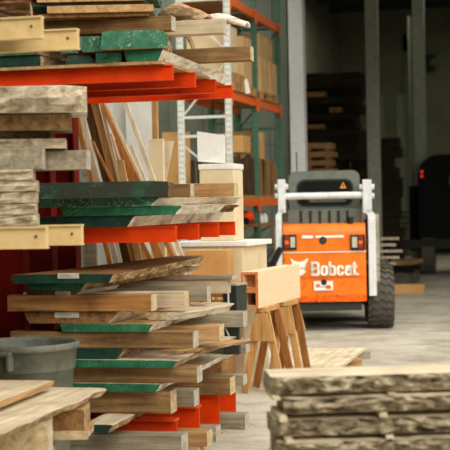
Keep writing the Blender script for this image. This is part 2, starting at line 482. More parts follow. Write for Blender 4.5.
# layer zero: bearers on the bases
def bearer(u1, Yf, dep, z0, z1, mats, label, v, X0=-3.3, **kw):
    return timber(X0, xat(u1, Yf, v), Yf, Yf + dep, z0, z1, [M[mats[0]], M[mats[1]]], label, group=LG, **kw)
bearer(170.5, 8.12, .14, .335, .474, ('brownX', 'end'), 'dark brown bearer timber lowest in the big stack, over the nearest orange base', 400, -3.2)
bearer(194, 8.42, .13, .335, .44, ('greyX', 'endgrey'), 'short grey block right behind the lowest dark brown bearer', 398, -3.0)
bearer(230, 9.3, .16, .287, .405, ('brownX', 'end'), 'brown grained bearer across the third orange base', 385)
bearer(243, 9.8, .14, .287, .36, ('greyX', 'endgrey'), 'thin grey bearer on the farthest orange base', 382)
sl = pslab(82, 113, 7.70, .287, .333, 0.9, [M['pale'], M['bark'], M['greendark']], 'pale slab with dark green end poking out lowest over the orange base', v=430, group=LG, slant=.03, wav=.02)
# layer one
pslab(60, 160.5, 8.06, .476, .524, 2.15, [M['pale'], M['barkpale'], M['green']], 'pale slab with green end second lowest of the big stack', v=389, group=LG, yaw=R(-.3), slant=.03)
bearer(197, 8.1, .13, .526, .624, ('brownX', 'endgrey'), 'brown crosswise timber in the stack just below the longest green end', 374)
bearer(246, 9.75, .14, .526, .624, ('greyX', 'endgrey'), 'grey crosswise timber low at the far end of the stack', 364, -2.95)
pslab(66, 177, 8.02, .626, .671, 1.5, [M['pale'], M['bark'], M['green']], 'broad pale slab with the longest bright green end of the big stack', v=364, group=LG, slant=.035, yaw=R(-1))
pslab(60, 126, 8.06, .673, .738, 1.1, [M['tan'], M['bark'], M['greendark']], 'narrow slab with dark green end and splintered amber edge mid stack', v=354, group=LG, slant=.05, wav=.03)
o = slab(xat(176, 8.3), 8.32, .673, .18, .75, .02, [M['tan'], M['bark'], M['end']], 'thin splintered strip lying on the longest green ended slab', group=LG, yaw=R(-24), wav=.03, name='wood_strip')
bearer(193, 8.06, .13, .74, .838, ('brownX', 'endgrey'), 'brown crosswise timber with grey end above the dark green end', 338)
bearer(219, 8.5, .14, .74, .838, ('tanX', 'end'), 'clean tan timber block sticking out furthest from mid stack', 330, -2.75)
bearer(243, 9.55, .14, .73, .838, ('greyX', 'endgrey'), 'long grey timber across the far end of the stack, beside the sawhorse', 320, -3.0)
bm = bmesh.new(); x0, x1 = xat(229, 9.8, 340), xat(245, 9.8, 340)
# dark panel propping the grey timber
box(bm, 0, x1 - x0, 0, .05, 0, .2, .006)
o = tag(link('metal_sheet', bm, 'metal', None, (x0, 9.62, .528)), 'dark metal panel with white cord at the far end of the stack', 'panel', kind='thing')
o.location.x = x0; o.location.z = .53
bm = bmesh.new(); P = [(.02, -.004, .19), (.05, -.006, .12), (.065, -.008, .07), (.1, -.006, .1)]
for a, b in zip(P, P[1:]): cyl(bm, a, b, .006, 8)
c_ = link('cord', bm, 'white', o); c_['label'] = 'knotted white cord'
pslab(60, 154, 8.03, .84, .888, 1.6, [M['tan'], M['barkpale'], M['green']], 'slab with mid green end under the slab with broken amber face', v=328, group=LG, slant=.03)
o = pslab(24, 120, 8.05, .89, .962, 1.5, [M['tan'], M['barkpale'], M['brown']], 'amber slab with a paper tag and jagged broken edge', v=317, group=LG, slant=.06, wav=.04, rough=.012)
put_tag(o, 55, 79, 312, 317.5, 8.05)
slab(xat(192, 8.3, 312), 8.25, .89, .3, .9, .045, [M['pale'], M['barkpale'], M['end']], 'pale splintered wedge lying right of the broken amber slab', group=LG, yaw=R(-9), slant=.05, wav=.04, endround=.25, name='wood_wedge')
bearer(151, 8.02, .12, .964, 1.063, ('amberX', 'end'), 'amber brown crosswise timber under the top three slabs', 300)
bearer(184, 8.28, .12, .964, 1.063, ('paleX', 'end'), 'pale timber just behind the amber brown crosswise one', 300)
bearer(207, 8.8, .1, .964, 1.063, ('greyX', 'endgrey'), 'grey crosswise timber behind the pale one, upper stack', 295)
bearer(227, 9.6, .12, .964, 1.063, ('paleX', 'endgrey'), 'pale timber with bluish grey end, farthest in the upper stack', 288)
o = pslab(20, 80, 8.03, 1.065, 1.094, .55, [M['pale'], M['barkpale'], M['brown']], 'short slab with white rounded edge and tag, third from the top', v=294, group=LG, slant=.03, wav=.02, yaw=R(-9))
put_tag(o, 54, 70, 291.2, 296, 8.03)
bearer(232, 9.58, .14, 1.064, 1.093, ('greyX', 'endgrey'), 'pale grey board lying on the farthest pale timber', 278, -2.9)
pslab(26, 86, 7.98, 1.096, 1.139, 2.3, [M['pale'], M['bark'], M['green']], 'narrow slab with green end, second from the top of the lower stack', v=286, group=LG, yaw=R(-3.3), slant=.03, wav=.012)
o = pslab(10, 114, 7.92, 1.142, 1.196, 2.2, [M['brown'], M['bark'], M['greendark']], 'dark green ended slab with paper tag, topmost of the lower stack', v=275, group=LG, slant=.035, wav=.014, warp=.02, taper=.38)
put_tag(o, 58, 79, 273, 278.5, 7.92)
# ------------------------------------------------------------------ behind the orange rack
def thing_box(x0, x1, y0, y1, z0, z1, mat, name, label, cat, group=None, bev=.006, yaw=0):
    bm = bmesh.new(); box(bm, -(x1 - x0) / 2, (x1 - x0) / 2, -(y1 - y0) / 2, (y1 - y0) / 2, 0, z1 - z0, bev)
    return tag(link(name, bm, mat, None, ((x0 + x1) / 2, (y0 + y1) / 2, z0), yaw), label, cat, group, 'thing')

# low crate that carries the leaning boards
cr = thing_box(-3.75, -2.8, 10.5, 11.72, .0, .9, 'card', 'crate', 'low plank crate the leaning boards stand on behind the rack', 'crate')
# small slatted crate and metal box on a plinth box
root = empty('crate', (-2.65, 10.68, 0), 0, 'brown crate carrying the slatted crate and metal box', 'crate')
bm = bmesh.new(); box(bm, -.13, .10, -.22, .22, 0, .724, .006); link('body', bm, 'brown', root)
bm = bmesh.new(); box(bm, -.14, .205, -.26, .26, .725, .755, .004); link('top_board', bm, 'grey', root)
root = empty('slatted_crate', (xat(219.5, 10.65, 303), 10.65, .757), 0, 'small amber slatted crate at the far end of the stack', 'crate')
bm = bmesh.new(); box(bm, -.055, .055, -.07, .07, 0, .012); link('bottom', bm, 'orangeZ', root)
for sx in (-1, 1):
    for sy in (-1, 1):
        bm = bmesh.new(); box(bm, sx * .05 - .006, sx * .05 + .006, sy * .066 - .006, sy * .066 + .006, .012, .15); link('corner_post', bm, 'orangeZ', root)
for k in range(3):
    bm = bmesh.new()
    box(bm, -.056, .056, -.078, -.072, .025 + .045 * k, .05 + .045 * k)
    link('slat', bm, 'amberX', root)
bm = bmesh.new(); box(bm, -.004, .004, -.079, -.073, .012, .15); link('middle_slat', bm, 'orangeZ', root)
root = empty('metal_box', (xat(233.5, 10.55, 300), 10.62, .757), R(-14), 'dark dented metal box with strap next to the slatted crate', 'box')
bm = bmesh.new(); box(bm, -.055, .055, -.09, .09, 0, .205, .008); link('body', bm, 'metal', root)
bm = bmesh.new(); box(bm, -.06, .06, -.095, .095, .205, .222, .004); link('lid', bm, 'grey', root)
bm = bmesh.new(); box(bm, -.02, -.008, -.096, -.091, .01, .2); link('strap', bm, 'decal', root)
# loose sticks
for k, (a, b, l) in enumerate([(199, 207, 'short brown stick tilted right over the grey upper timbers'), (206, 214, 'short pale stick tilted right beside the slatted crate')]):
    p0, p1 = at(b, 315, 9.25 + .07 * k), at(a, 296, 9.25 + .07 * k)
    bm = bmesh.new(); bar(bm, (0, 0, 0), p1 - p0, .02, .02, (0, 1, 0), 0, .002)
    p0.z = .842 + .0; o = link('wood_stick', bm, 'brownZ' if k == 0 else 'paleZ', None, p0)
    tag(o, l, 'stick', 'sticks at the far end of the stack', 'thing')

# leaning boards, each standing on the crate (z = .9) and tipped to the left
LB = [  # name-label, mat, u/v low, u/v high, width, Y, top Z, bottom Z
    ('narrow tan board leftmost of the leaning bunch', 'orangeZ', (90, 175), (76, 113), .035, 10.62, 2.52),
    ('white edged strip second from the left among the leaning boards', 'paleZ', (96, 175), (81, 110), .04, 10.72, 2.52),
    ('wide dark brown board leaning left, beside a white edged strip', 'brownZ', (106, 175), (88, 106), .075, 10.84, 2.52),
    ('tan board leaning left, overlapping the dark brown board', 'tanZ', (113, 175), (95.5, 106), .06, 10.78, 2.52),
    ('thin whitish strip along the tan leaning board', 'paleZ', (118.5, 175), (102, 106), .022, 10.74, 2.52),
    ('long amber board leaning at the steepest slant under the top arms', 'orangeZ', (135, 175), (103, 106), .035, 10.66, 2.52),
    ('thin pale edged strip parallel to the long slanted amber board', 'paleZ', (139, 175), (107, 106), .016, 10.70, 2.52),
    ('long pale strip leaning in front of the white sheets', 'paleZ', (152, 175), (127, 107), .034, 10.9, 2.52),
    ('short amber offcut leaning among the boards, pointed top', 'orangeZ', (111, 175), (95, 141), .04, 10.6, 2.12),
    ('short square tan offcut standing upright between leaning boards', 'tanZ', (123, 175), (120, 159), .055, 10.57, 1.96),
    ('short pale strip leaning beside the cream boards', 'paleZ', (143.5, 175), (133, 150), .02, 10.8, 2.05),
    ('brown board leaning far behind, low between slabs and orange arm', 'brownZ', (112, 200), (96, 130), .05, 11.05, 2.2),
    ('tan board of the low slanted row under the middle arm', 'tanZ', (127, 200), (107, 130), .06, 11.1, 2.2),
    ('broad amber board in the low slanted row under the middle arm', 'orangeZ', (143, 210), (116, 130), .07, 11.16, 2.15),
    ('pale board at the right end of the low slanted row', 'paleZ', (160, 220), (125, 130), .03, 11.22, 2.1),
]
for l, m, (ua, va), (ub, vb), w, Y, zt in LB:
    a, b = at(ua, va, Y), at(ub, vb, Y)
    dr = (b - a) / (b.z - a.z)
    p0 = a + dr * (.903 - a.z); p1 = a + dr * (zt - a.z)
    dx = p1 - p0; h = dx.z; sk = dx.x
    s = w / 2 * math.sqrt(1 + (sk / h) ** 2)
    bm = bmesh.new()
    if 'pointed' in l: pts = [(-s, 0), (s, 0), (sk + s, h * .94), (sk - s * .4, h), (sk - s, h * .99)]
    else: pts = [(-s, 0), (s, 0), (sk + s, h), (sk - s, h)]
    prism(bm, pts, -.011, .011)
    o = link('leaning_board', bm, m, None, p0)
    tag(o, l, 'board', 'boards leaning behind the orange rack', 'thing')
# cream boards and post near the leaning bunch
def stand(u0, u1, v1, Y, th, mat, name, label, cat, z0=.903, pts=None, rz=0):
    x0, x1 = xat(u0, Y, 180), xat(u1, Y, 180); z1 = zat((u0 + u1) / 2, v1, Y)
    bm = bmesh.new(); w = x1 - x0; h = z1 - z0
    if pts: prism(bm, [(a * w, b * h) for a, b in pts], 0, th)
    else: box(bm, 0, w, 0, th, 0, h, .003)
    return tag(link(name, bm, mat, None, (x0, Y, z0), rz), label, cat, None, 'thing')
stand(149.5, 163.5, 139, 11.3, .05, 'creamboard', 'cream_board', 'cream board standing upright right of the leaning bunch', 'board')
stand(158, 174, 141, 11.4, .03, 'paleZ', 'cream_board', 'pale offcut with slanted right side behind the cream board', 'board', pts=[(0, 0), (.35, 0), (.5, .75), (1, 1), (0, 1)])
stand(153, 158.5, 100, 11.56, .04, 'tanZ', 'lumber_post', 'tall thin tan post standing behind the cream board', 'post')
# white sheets
for (u0, u1, Y, rz, l) in [(84, 112, 12.35, 0, 'white sheet standing behind the leaning boards, leftmost of three'),
                           (110, 129, 12.2, R(2), 'white sheet standing behind the leaning boards, middle one of three'),
                           (127, 154, 12.05, R(-2), 'white sheet nearest the tan post, right one of three')]:
    stand(u0, u1, 84, Y, .03, 'sheet', 'white_sheet', l, 'panel', .0, None, rz)
stand(73, 95, 140, 11.85, .03, 'greyX', 'ribbed_panel', 'grey ribbed panel low behind the column, between slab and arm', 'panel', .0)
# crates and panels to the right of the rack
bm = bmesh.new(); root = empty('large_crate', (xat(224, 12.4, 270), 12.4, 0), R(-6), 'big cream crate with white top sheet behind the stack', 'crate')
box(bm, -.36, .3, -.35, .35, 0, 1.22, .006); link('body', bm, 'creamboard', root)
bm = bmesh.new(); box(bm, -.37, .35, -.37, .36, 1.221, 1.265, .006); link('top_sheet', bm, 'sheet', root)
bm = bmesh.new(); prism(bm, [(.07, .98), (.15, .98), (.12, 1.12), (.085, 1.215)], -.362, -.353); link('torn_wrap', bm, 'decal', root)['label'] = 'torn white plastic wrap'
thing_box(xat(187, 11.8, 260), xat(229, 11.8, 260), 11.76, 11.98, 0, zat(208, 250, 11.8), 'hdf', 'plywood_box', 'tan plywood box in front of the big cream crate', 'box')
x0, x1 = xat(200, 12.2), xat(234, 12.2)
root = empty('carton', ((x0 + x1) / 2, 12.38, 1.267), 0, 'cream carton with white rim under the white tilted panel', 'box')
w = (x1 - x0) / 2
bm = bmesh.new(); box(bm, -w, w, -.18, .2, 0, .64, .006); link('body', bm, 'creamboard', root)
bm = bmesh.new(); box(bm, -w - .008, w + .008, -.188, .208, .64, .69, .006); link('lid', bm, 'sheet', root)
bm = bmesh.new(); box(bm, -w + .06, -w + .085, -.186, -.181, .23, .31); link('latch', bm, 'metal', root)
a, b = at(197, 128, 12.3), at(224, 133, 12.3)
bm = bmesh.new(); prism(bm, [(0, 0), (b.x - a.x, -.02), (b.x - a.x, .23), (0, .275)], 0, .035)
tag(link('white_board', bm, 'sheet', None, (a.x, 12.3, 1.985), 0), 'small white panel tilted on top of the cream carton', 'panel', kind='thing')
stand(163, 190.5, 132, 18.6, .04, 'hdf', 'plywood_sheet', 'tan plywood sheet standing behind the left white upright', 'panel', .0)
o = thing_box(a.x + .03, b.x - .01, 12.32, 12.42, 1.958, 1.985, 'brownX', 'wood_strip', 'brown strip under the small white panel', 'board'); 
# long tan plank end and neighbours on the middle arms are set further down
# ------------------------------------------------------------------ middle level of the orange rack
MG = 'slabs on the middle arms of the orange rack'
pslab(8, 136, 8.16, 1.47, 1.538, 2.0, [M['pale'], M['barkpale'], M['greendark']], 'lowest dark green ended slab on the middle orange arms', group=MG, slant=.05, wav=.025, v=220, yaw=R(-2.2))
pslab(60, 183, 8.14, 1.54, 1.594, 1.0, [M['pale'], M['barkpale'], M['green']], 'green ended slab with sloping right edge, second lowest on the middle arms', group=MG, slant=.045, v=212, yaw=R(-1))
pslab(26, 160, 8.12, 1.596, 1.646, 1.85, [M['pale'], M['barkpale'], M['greenlight']], 'brighter green ended slab with rounded corner on the middle arms', group=MG, slant=.05, v=204, wav=.02, yaw=R(-3))
pslab(28, 168, 8.1, 1.648, 1.745, .85, [M['brown'], M['barkdark'], M['greenworn']], 'thick dark green topped slab, uppermost on the middle arms', group=MG, slant=.0, wav=.006, v=190, yaw=R(13))
timber(-2.95, xat(191, 9.02, 190), 9.0, 9.1, 1.648, 1.735, [M['brownX'], M['endgrey']], 'short brown block right of the thick dark green slab', group=MG)
root = timber(-2.9, xat(234, 9.4, 190), 9.4, 9.52, 1.648, 1.742, [M['tanX'], M['end']], 'long tan timber over the middle arm tips, reaching to the cream carton', group=MG)
slab(xat(222, 9.2, 212), 9.16, 1.54, .3, .7, .052, [M['tan'], M['barkdark'], M['bark']], 'gnarled slab end with dark knot just above the middle arm tips', group=MG, slant=.04, wav=.05, rough=.02, endround=.12)
# ------------------------------------------------------------------ top level of the orange rack
TG = 'slabs on the top arms of the orange rack'
T0 = 8.2
pslab(-40, 162, T0, 2.457, 2.476, 1.2, [M['tan'], M['tan'], M['tan']], 'thin tan board lying directly on the top orange arms', group=TG, slant=.0, wav=.004, v=63)
pslab(-30, 42, T0 + .02, 2.478, 2.545, .5, [M['tan'], M['bark'], M['greendark']], 'dark green ended slab low on the top arms, behind the cream arm', group=TG, slant=.0, v=58)
pslab(66, 90, T0 + .04, 2.478, 2.535, .5, [M['tan'], M['bark'], M['greendark']], 'small dark ended slab low on the top arms, second from left', group=TG, slant=-.02, v=58, yaw=R(13))
pslab(94, 121, T0 + .02, 2.478, 2.54, .5, [M['tan'], M['bark'], M['green']], 'mottled green block end in the low row on the top arms', group=TG, slant=.0, v=56, yaw=R(13))
pslab(124, 162, T0, 2.478, 2.548, 1.85, [M['tan'], M['barkpale'], M['green']], 'green ended slab whose long whitish edge runs back over the arm tips', group=TG, slant=.035, v=56, yaw=R(.6))
pslab(-30, 38, T0, 2.55, 2.6, .6, [M['tan'], M['bark'], M['green']], 'green ended slab in the second row, mostly behind the cream arm', group=TG, slant=0, v=50)
pslab(60, 74.5, T0 + .03, 2.55, 2.605, .6, [M['tan'], M['bark'], M['greenlight']], 'narrow green block end at the left of the second row on top', group=TG, slant=-.015, v=50, yaw=R(13))
pslab(78.5, 99.5, T0 + .01, 2.55, 2.645, .6, [M['tan'], M['bark'], M['greenlight']], 'speckled green block end left of the broad speckled one', group=TG, slant=.0, v=42, yaw=R(13))
pslab(102, 163, T0 - .02, 2.55, 2.66, .6, [M['tan'], M['bark'], M['greenlight']], 'broad speckled green slab end, largest on the top arms', group=TG, slant=-.02, v=40, bulge=.02, yaw=R(13))
timber(-3.3, xat(174, 8.3, 28), 8.24, 8.34, 2.663, 2.752, [M['brownX'], M['endgrey']], 'brown crosswise timber with pale end over the speckled green ends', group=TG)
pslab(40, 150, T0 + .02, 2.754, 2.776, .6, [M['brown'], M['bark'], M['brown']], 'thin brown board lying on the top brown timber', group=TG, slant=.01, v=20, yaw=R(13))
pslab(48, 153, T0, 2.778, 2.822, .6, [M['tan'], M['greenlight'], M['tan']], 'tan faced slab with green right edge near the top', group=TG, slant=.0, wav=.004, v=13, yaw=R(13))
pslab(30, 148, T0 + .03, 2.824, 2.845, .6, [M['green'], M['green'], M['greendark']], 'thin green board between the two tan faced slabs at the top', group=TG, slant=.0, v=10, yaw=R(13))
pslab(38, 145, T0, 2.847, 2.882, .6, [M['tan'], M['greenlight'], M['tan']], 'uppermost tan faced slab with green edge on the top arms', group=TG, slant=.0, wav=.004, v=4, yaw=R(13))
pslab(36, 160, T0 + .03, 2.884, 2.93, .6, [M['green'], M['green'], M['green']], 'green slab at the very top edge over the tan faced ones', group=TG, slant=.0, v=0, yaw=R(13))
timber(-2.9, xat(225, 8.55, 40), 8.5, 8.6, 2.662, 2.752, [M['paleX'], M['endgrey']], 'long pale timber reaching right over the whitish slab edge', group=TG)
timber(-2.95, xat(252, 9.17, 52), 9.12, 9.22, 2.55, 2.645, [M['brownX'], M['end']], 'brown timber reaching furthest right over the top arms, near cartons', group=TG)
# curled bark
def curl(x, y, z, w, L, rz, th, label, mat='bark', rise=.1):
    bm = bmesh.new(); n = 14; rings = []
    s = random.random() * 40
    for j in range(n + 1):
        q = j / n; yy = (q - .5) * L; zz = rise * math.sin(math.pi * q) ** 1.2
        ww = w * (.65 + .35 * math.sin(math.pi * q)) * (1 + .25 * fbm(q * 4, s, 1))
        ring = []
        for i in range(9):
            a = math.pi * (i / 8); ring.append((-math.cos(a) * ww / 2, yy, zz + .35 * ww * math.sin(a) + th))
        for i in range(9):
            a = math.pi * (1 - i / 8); ring.append((-math.cos(a) * (ww / 2 - th), yy, zz + .35 * ww * math.sin(a)))
        rings.append([bm.verts.new(p) for p in ring])
    m = len(rings[0])
    for a, b in zip(rings, rings[1:]):
        for i in range(m): bm.faces.new((a[i], a[(i + 1) % m], b[(i + 1) % m], b[i]))
    bm.faces.new(rings[0]); bm.faces.new(rings[-1][::-1])
    o = link('bark_strip', bm, mat, None, (x, y, z), rz, True)
    return tag(o, label, 'bark', 'curled bark on the top timbers', 'thing')
p = at(176, 20, 8.75); curl(p.x, 8.85, 2.753, .2, .5, R(62), .014, 'big curled tan bark strip over the long pale timber', 'bark', .07)
p = at(190, 24, 8.9); curl(p.x + .12, 9.08, 2.753, .13, .5, R(75), .012, 'pale curled bark strip right of the big curl', 'barkpale', .05)
p = at(158, 6, 8.4); curl(p.x - .12, 9.3, 2.567, .12, .3, R(90), .012, 'upright brown bark curl next to the top green edges', 'bark', .24)

# ------------------------------------------------------------------ the near stack on the cream arms
NG = 'rough slabs on the middle cream arms'
GB = [M['grey'], M['barkgrey'], M['barkgrey']]
def cross(u1, Y, z0, dep, L, t, mats, label, group=NG, ang=-71, v=150, **kw):
    """a slab lying across with its right end at photo column u1, long edge towards the aisle front"""
    a = R(ang); d = Vector((math.sin(-a), math.cos(a), 0))
    e = Vector((xat(u1, Y, v), Y, 0)) - d * L
    return slab(e.x, e.y, z0, dep, L, t, mats, label, group=group, yaw=a, **kw)
z = 1.512
for k, (u1, l) in enumerate([(36, 'grey sawn slab, lowest of the five under the near timber'), (34.5, 'grey sawn slab with brown top, second lowest of the near five'),
                             (35.5, 'pale grey sawn slab in the middle of the near five'), (36.5, 'pale grey sawn slab, fourth up of the near five'),
                             (33, 'grey sawn slab, uppermost of the near five')]):
    cross(u1, 6.42, z, .42, .95, .054, GB, l, slant=.006, wav=.008, rough=.014, v=190); z += .0555
cross(42, 6.5, z, .2, .95, .105, [M['greyX'], M['greyX'], M['endgrey']], 'near grey timber lying across the five sawn slabs', slant=0, wav=.003, ang=-74)
cross(86, 6.78, z, .2, 1.05, .098, [M['greyX'], M['greyX'], M['endgrey']], 'brownish grey timber reaching past the near grey one to the column', slant=0, wav=.003, ang=-78)
z2 = z + .107
cross(66, 6.7, z2, .4, .85, .052, GB, 'grey slab over the two near timbers with shadow above', slant=.01, wav=.01, endround=.06)
cross(50, 6.72, z2 + .054, .36, .9, .035, [M['brown'], M['barkdark'], M['barkdark']], 'thin dark brown slab under the big grey bark slabs', slant=.02)
cross(72, 6.66, z2 + .091, .4, .85, .082, [M['grey'], M['brownX'], M['brown']], 'brown faced slab directly beneath the big whitish bark slab', slant=.03, wav=.008)
cross(88, 6.62, z2 + .175, .45, .95, .135, [M['barkpale'], M['barkgrey'], M['barkgrey']], 'big whitish rough bark slab on top of the near pile', slant=-.01, wav=.03, rough=.03, bulge=.03, endround=.16)
z = 2.497
cross(27, 6.45, z, .3, .9, .055, [M['barkdark'], M['barkdark'], M['bark']], 'rough bark slab on the upper cream arm', 'bark slabs on the upper cream arms', slant=.03, wav=.03, rough=.03, v=10)
cross(30, 6.46, z + .058, .3, .9, .06, [M['barkdark'], M['barkdark'], M['bark']], 'second rough bark slab at the picture top, over another bark slab', 'bark slabs on the upper cream arms', slant=.03, wav=.03, rough=.03, v=2)

# ------------------------------------------------------------------ the near stack at the lower left
PG = 'boards on the cream rack bases at the lower left'
z = .287
timber(-3.0, -2.62, 5.98, 6.12, z, .392, [M['greyX'], M['endgrey']], 'bearer low under the lower left boards', group=PG)
timber(-3.0, xat(48, 6.62, 445), 6.6, 6.74, z, .392, [M['tanX'], M['end']], 'tan bearer low behind, under the rough amber timber', group=PG)
pslab(-80, 48, 6.62, .394, .43, .3, [M['tan'], M['bark'], M['bark']], 'rounded amber board end lowest in the lower left corner pile', group=PG, slant=.03, v=445, yaw=R(13))
pslab(-80, 89, 6.64, .432, .478, .3, [M['tan'], M['bark'], M['end']], 'tan board ledge under the rough amber timber end', group=PG, slant=.005, v=435, yaw=R(13))
pslab(-60, 84, 6.64, .48, .585, .3, [M['tan'], M['bark'], M['brown']], 'rough amber timber end in front of the grey bin', group=PG, slant=.0, wav=.004, v=420, yaw=R(13))
pslab(-60, 47, 6.2, .394, .588, .3, [M['pale'], M['pale'], M['end']], 'big square pale timber end at the lower left corner', group=PG, slant=.0, wav=.004, v=435, yaw=R(15))
x1 = xat(108, 7.1, 392)
slab(x1, 5.6, .591, .61, 1.52, .036, [M['pale'], M['bark'], M['end']], 'pale live edge slab with wavy brown edge in front of the bin', group=PG, slant=.03, wav=.028, freq=3.5, endround=.06)
x1 = xat(54, 6.95, 384)
slab(x1 + .02, 5.7, .65, .41, 1.25, .036, [M['pale'], M['tan'], M['end']], 'topmost pale board at the lower left, before the grey bin', group=PG, slant=.01, wav=.008, yaw=R(1))
timber(-2.95, -2.66, 6.2, 6.26, .6275, .6495, [M['tanX'], M['end']], 'thin spacer strip between the two lower left pale boards', group=PG)
timber(-2.95, -2.66, 6.7, 6.76, .6275, .6495, [M['tanX'], M['end']], 'thin spacer strip further back under the topmost lower left board', group=PG)

for k in range(6):  # unseen baulks, added to shade the columns farther back
    timber(-3.42, -3.02, 5.7, 7.12, .288 + .178 * k, .288 + .178 * k + .176, [M['brown'], M['end']], 'thick brown baulk added unseen in the cream rack as light block', 'timber', 'unseen light blocking baulks added in the cream rack', .006)

for k in range(4):  # sheets added out of view to keep light off the orange rack
    bm = bmesh.new(); box(bm, -.42, .42, -.017, .017, 0, 2.42 - .04 * k, .002)
    tag(link('plywood_sheet', bm, 'brown', None, (-3.62, 7.16 + .036 * k, 0)), 'unseen sheet added between the racks to shade the columns', 'panel', 'light blocking sheets added between the racks', 'thing')

# ------------------------------------------------------------------ grey bin
root = empty('rubbish_bin', (xat(25, 7.66, 380), 7.66, 0), R(20), 'round grey plastic bin behind the lower left boards', 'bin')
bm = bmesh.new()
lathe(bm, [(0, .0), (.245, .0), (.25, .02), (.285, .655), (.292, .658), (.297, .67), (.306, .776), (.318, .778), (.322, .788), (.322, .81), (.316, .818), (.302, .818), (.298, .80), (.275, .55), (.24, .03), (0, .03)], 56)
bmesh.ops.remove_doubles(bm, verts=bm.verts, dist=1e-4)
link('body', bm, 'can', root, smooth=True)
for a in (-116, 64):
    c, s = math.cos(R(a)), math.sin(R(a))
    bm = bmesh.new(); m = Matrix.Rotation(R(a - 90), 4, 'Z')
    box(bm, -.085, .085, .30, .345, .765, .79, .008, 0, m); box(bm, -.085, -.06, .29, .345, .68, .767, .008, 0, m); box(bm, .06, .085, .29, .345, .68, .767, .008, 0, m)
    link('handle', bm, 'can', root)
# ------------------------------------------------------------------ slab stack at the lower right
FG = 'rough slabs stacked at the lower right'
p = depth_at(276, 390, 5.5)
ang = R(-72)
dirx = Vector((math.sin(-ang), math.cos(ang), 0))     # long axis of the slabs
nrm = Vector((dirx.y, -dirx.x, 0))                    # towards the viewer
tops = [depth_at(300, 376, 5.5).z, depth_at(300, 398, 5.5).z, depth_at(300, 419, 5.5).z, depth_at(300, 442, 5.5).z]
pitch = .0855
labels = ['rough split slab with tan top, uppermost of the lower right stack', 'rough split slab second from the top in the lower right stack',
          'rough split slab third from the top in the lower right stack', 'rough split slab at the bottom picture edge, lower right']
zz = tops[0]
k = 0
offs = [-.02, .03, -.01, 0.0, -.02, .03, .0, .02, .0, .01]
ths = [.074, .064, .07, .066]
while zz - .062 > .09:
    th = ths[k % 4]
    q = p + dirx * offs[k % 10] + nrm * (.02 if k % 2 else 0)
    lab = labels[k] if k < 4 else 'rough split slab hidden low in the lower right stack, below the picture'
    slab(q.x, q.y, zz - th, .27, 1.5, th, [M['pale'], M['barkfront'], M['barkfront']], lab, group=FG, yaw=ang, slant=.012, wav=.016, rough=.03, bulge=.014, endround=.05, sidepts=7, step=.025)
    gap = pitch - th - .0004
    nz0 = zz - pitch + .0002
    if zz - pitch - .062 > .09:
        for j, t in enumerate((-.005, .42, .95, 1.35) if k else (-.005, .42, .95, 1.35)):
            a = p + dirx * (t + .012 * ((k * 7 + j * 3) % 5))
            bm = bmesh.new(); bar(bm, nrm * .03 * (1 if j else 2.2) - dirx * (0 if j else .0), nrm * -.25, .03, gap, (0, 0, 1), 0, .002)
            w_ = ['left end', 'left part', 'right part', 'far right'][j]
            r_ = ['first', 'second', 'third', 'fourth'][k] if k < 4 else 'lower'
            o = link('spacer_stick', bm, 'pale', None, (a.x, a.y, nz0 + gap / 2))
            tag(o, 'pale spacer stick under the %s lower right slab, %s' % (r_, w_), 'stick', 'spacer sticks in the lower right stack', 'thing')
    zz -= pitch; k += 1
# bunks under the stack
for j, t in enumerate((.25, 1.15)):
    a = p + dirx * t
    bm = bmesh.new(); bar(bm, nrm * .0, nrm * -.25, .1, zz - .002 + pitch - pitch, (0, 0, 1), 0, .003)
    o = link('bunk', bm, 'grey', None, (a.x, a.y, zz / 2)); tag(o, 'bunk timber on the floor under the lower right stack', 'timber', 'bunks under the lower right stack', 'thing')

# ------------------------------------------------------------------ pale platform on the floor
c = floor_at(318, 357, .1)
a0, a1, b0, b1 = floor_at(286, 348.5, .1), floor_at(366, 347.5, .1), floor_at(278, 366.5, .1), floor_at(341, 366, .1)
root = empty('sheet_stack', (c.x, c.y, 0), 0, 'pale wooden sheet lying on blocks behind the sawhorses', 'panel')
bm = bmesh.new()
pts = [Vector((q.x - c.x, q.y - c.y, 0)) for q in (b0, b1, a1, a0)]
lo = [bm.verts.new((q.x, q.y, .072)) for q in pts]; hi = [bm.verts.new((q.x, q.y, .1)) for q in pts]
bm.faces.new(lo[::-1]); bm.faces.new(hi)
for i in range(4): bm.faces.new((lo[i], lo[(i + 1) % 4], hi[(i + 1) % 4], hi[i]))
link('sheet', bm, 'pale', root)
for (t, s_) in ((.15, 'brownX'), (.55, 'tanX'), (.93, 'greyX')):
    q0 = pts[0].lerp(pts[3], t); q1 = pts[1].lerp(pts[2], t); dd = (q1 - q0).normalized()
    bm = bmesh.new(); bar(bm, q0 + dd * .05 + Vector((0, 0, .0355)), q1 + dd * .06 + Vector((0, 0, .0355)), .09, .071, (0, 0, 1), 0, .003)
    link('block', bm, s_, root)

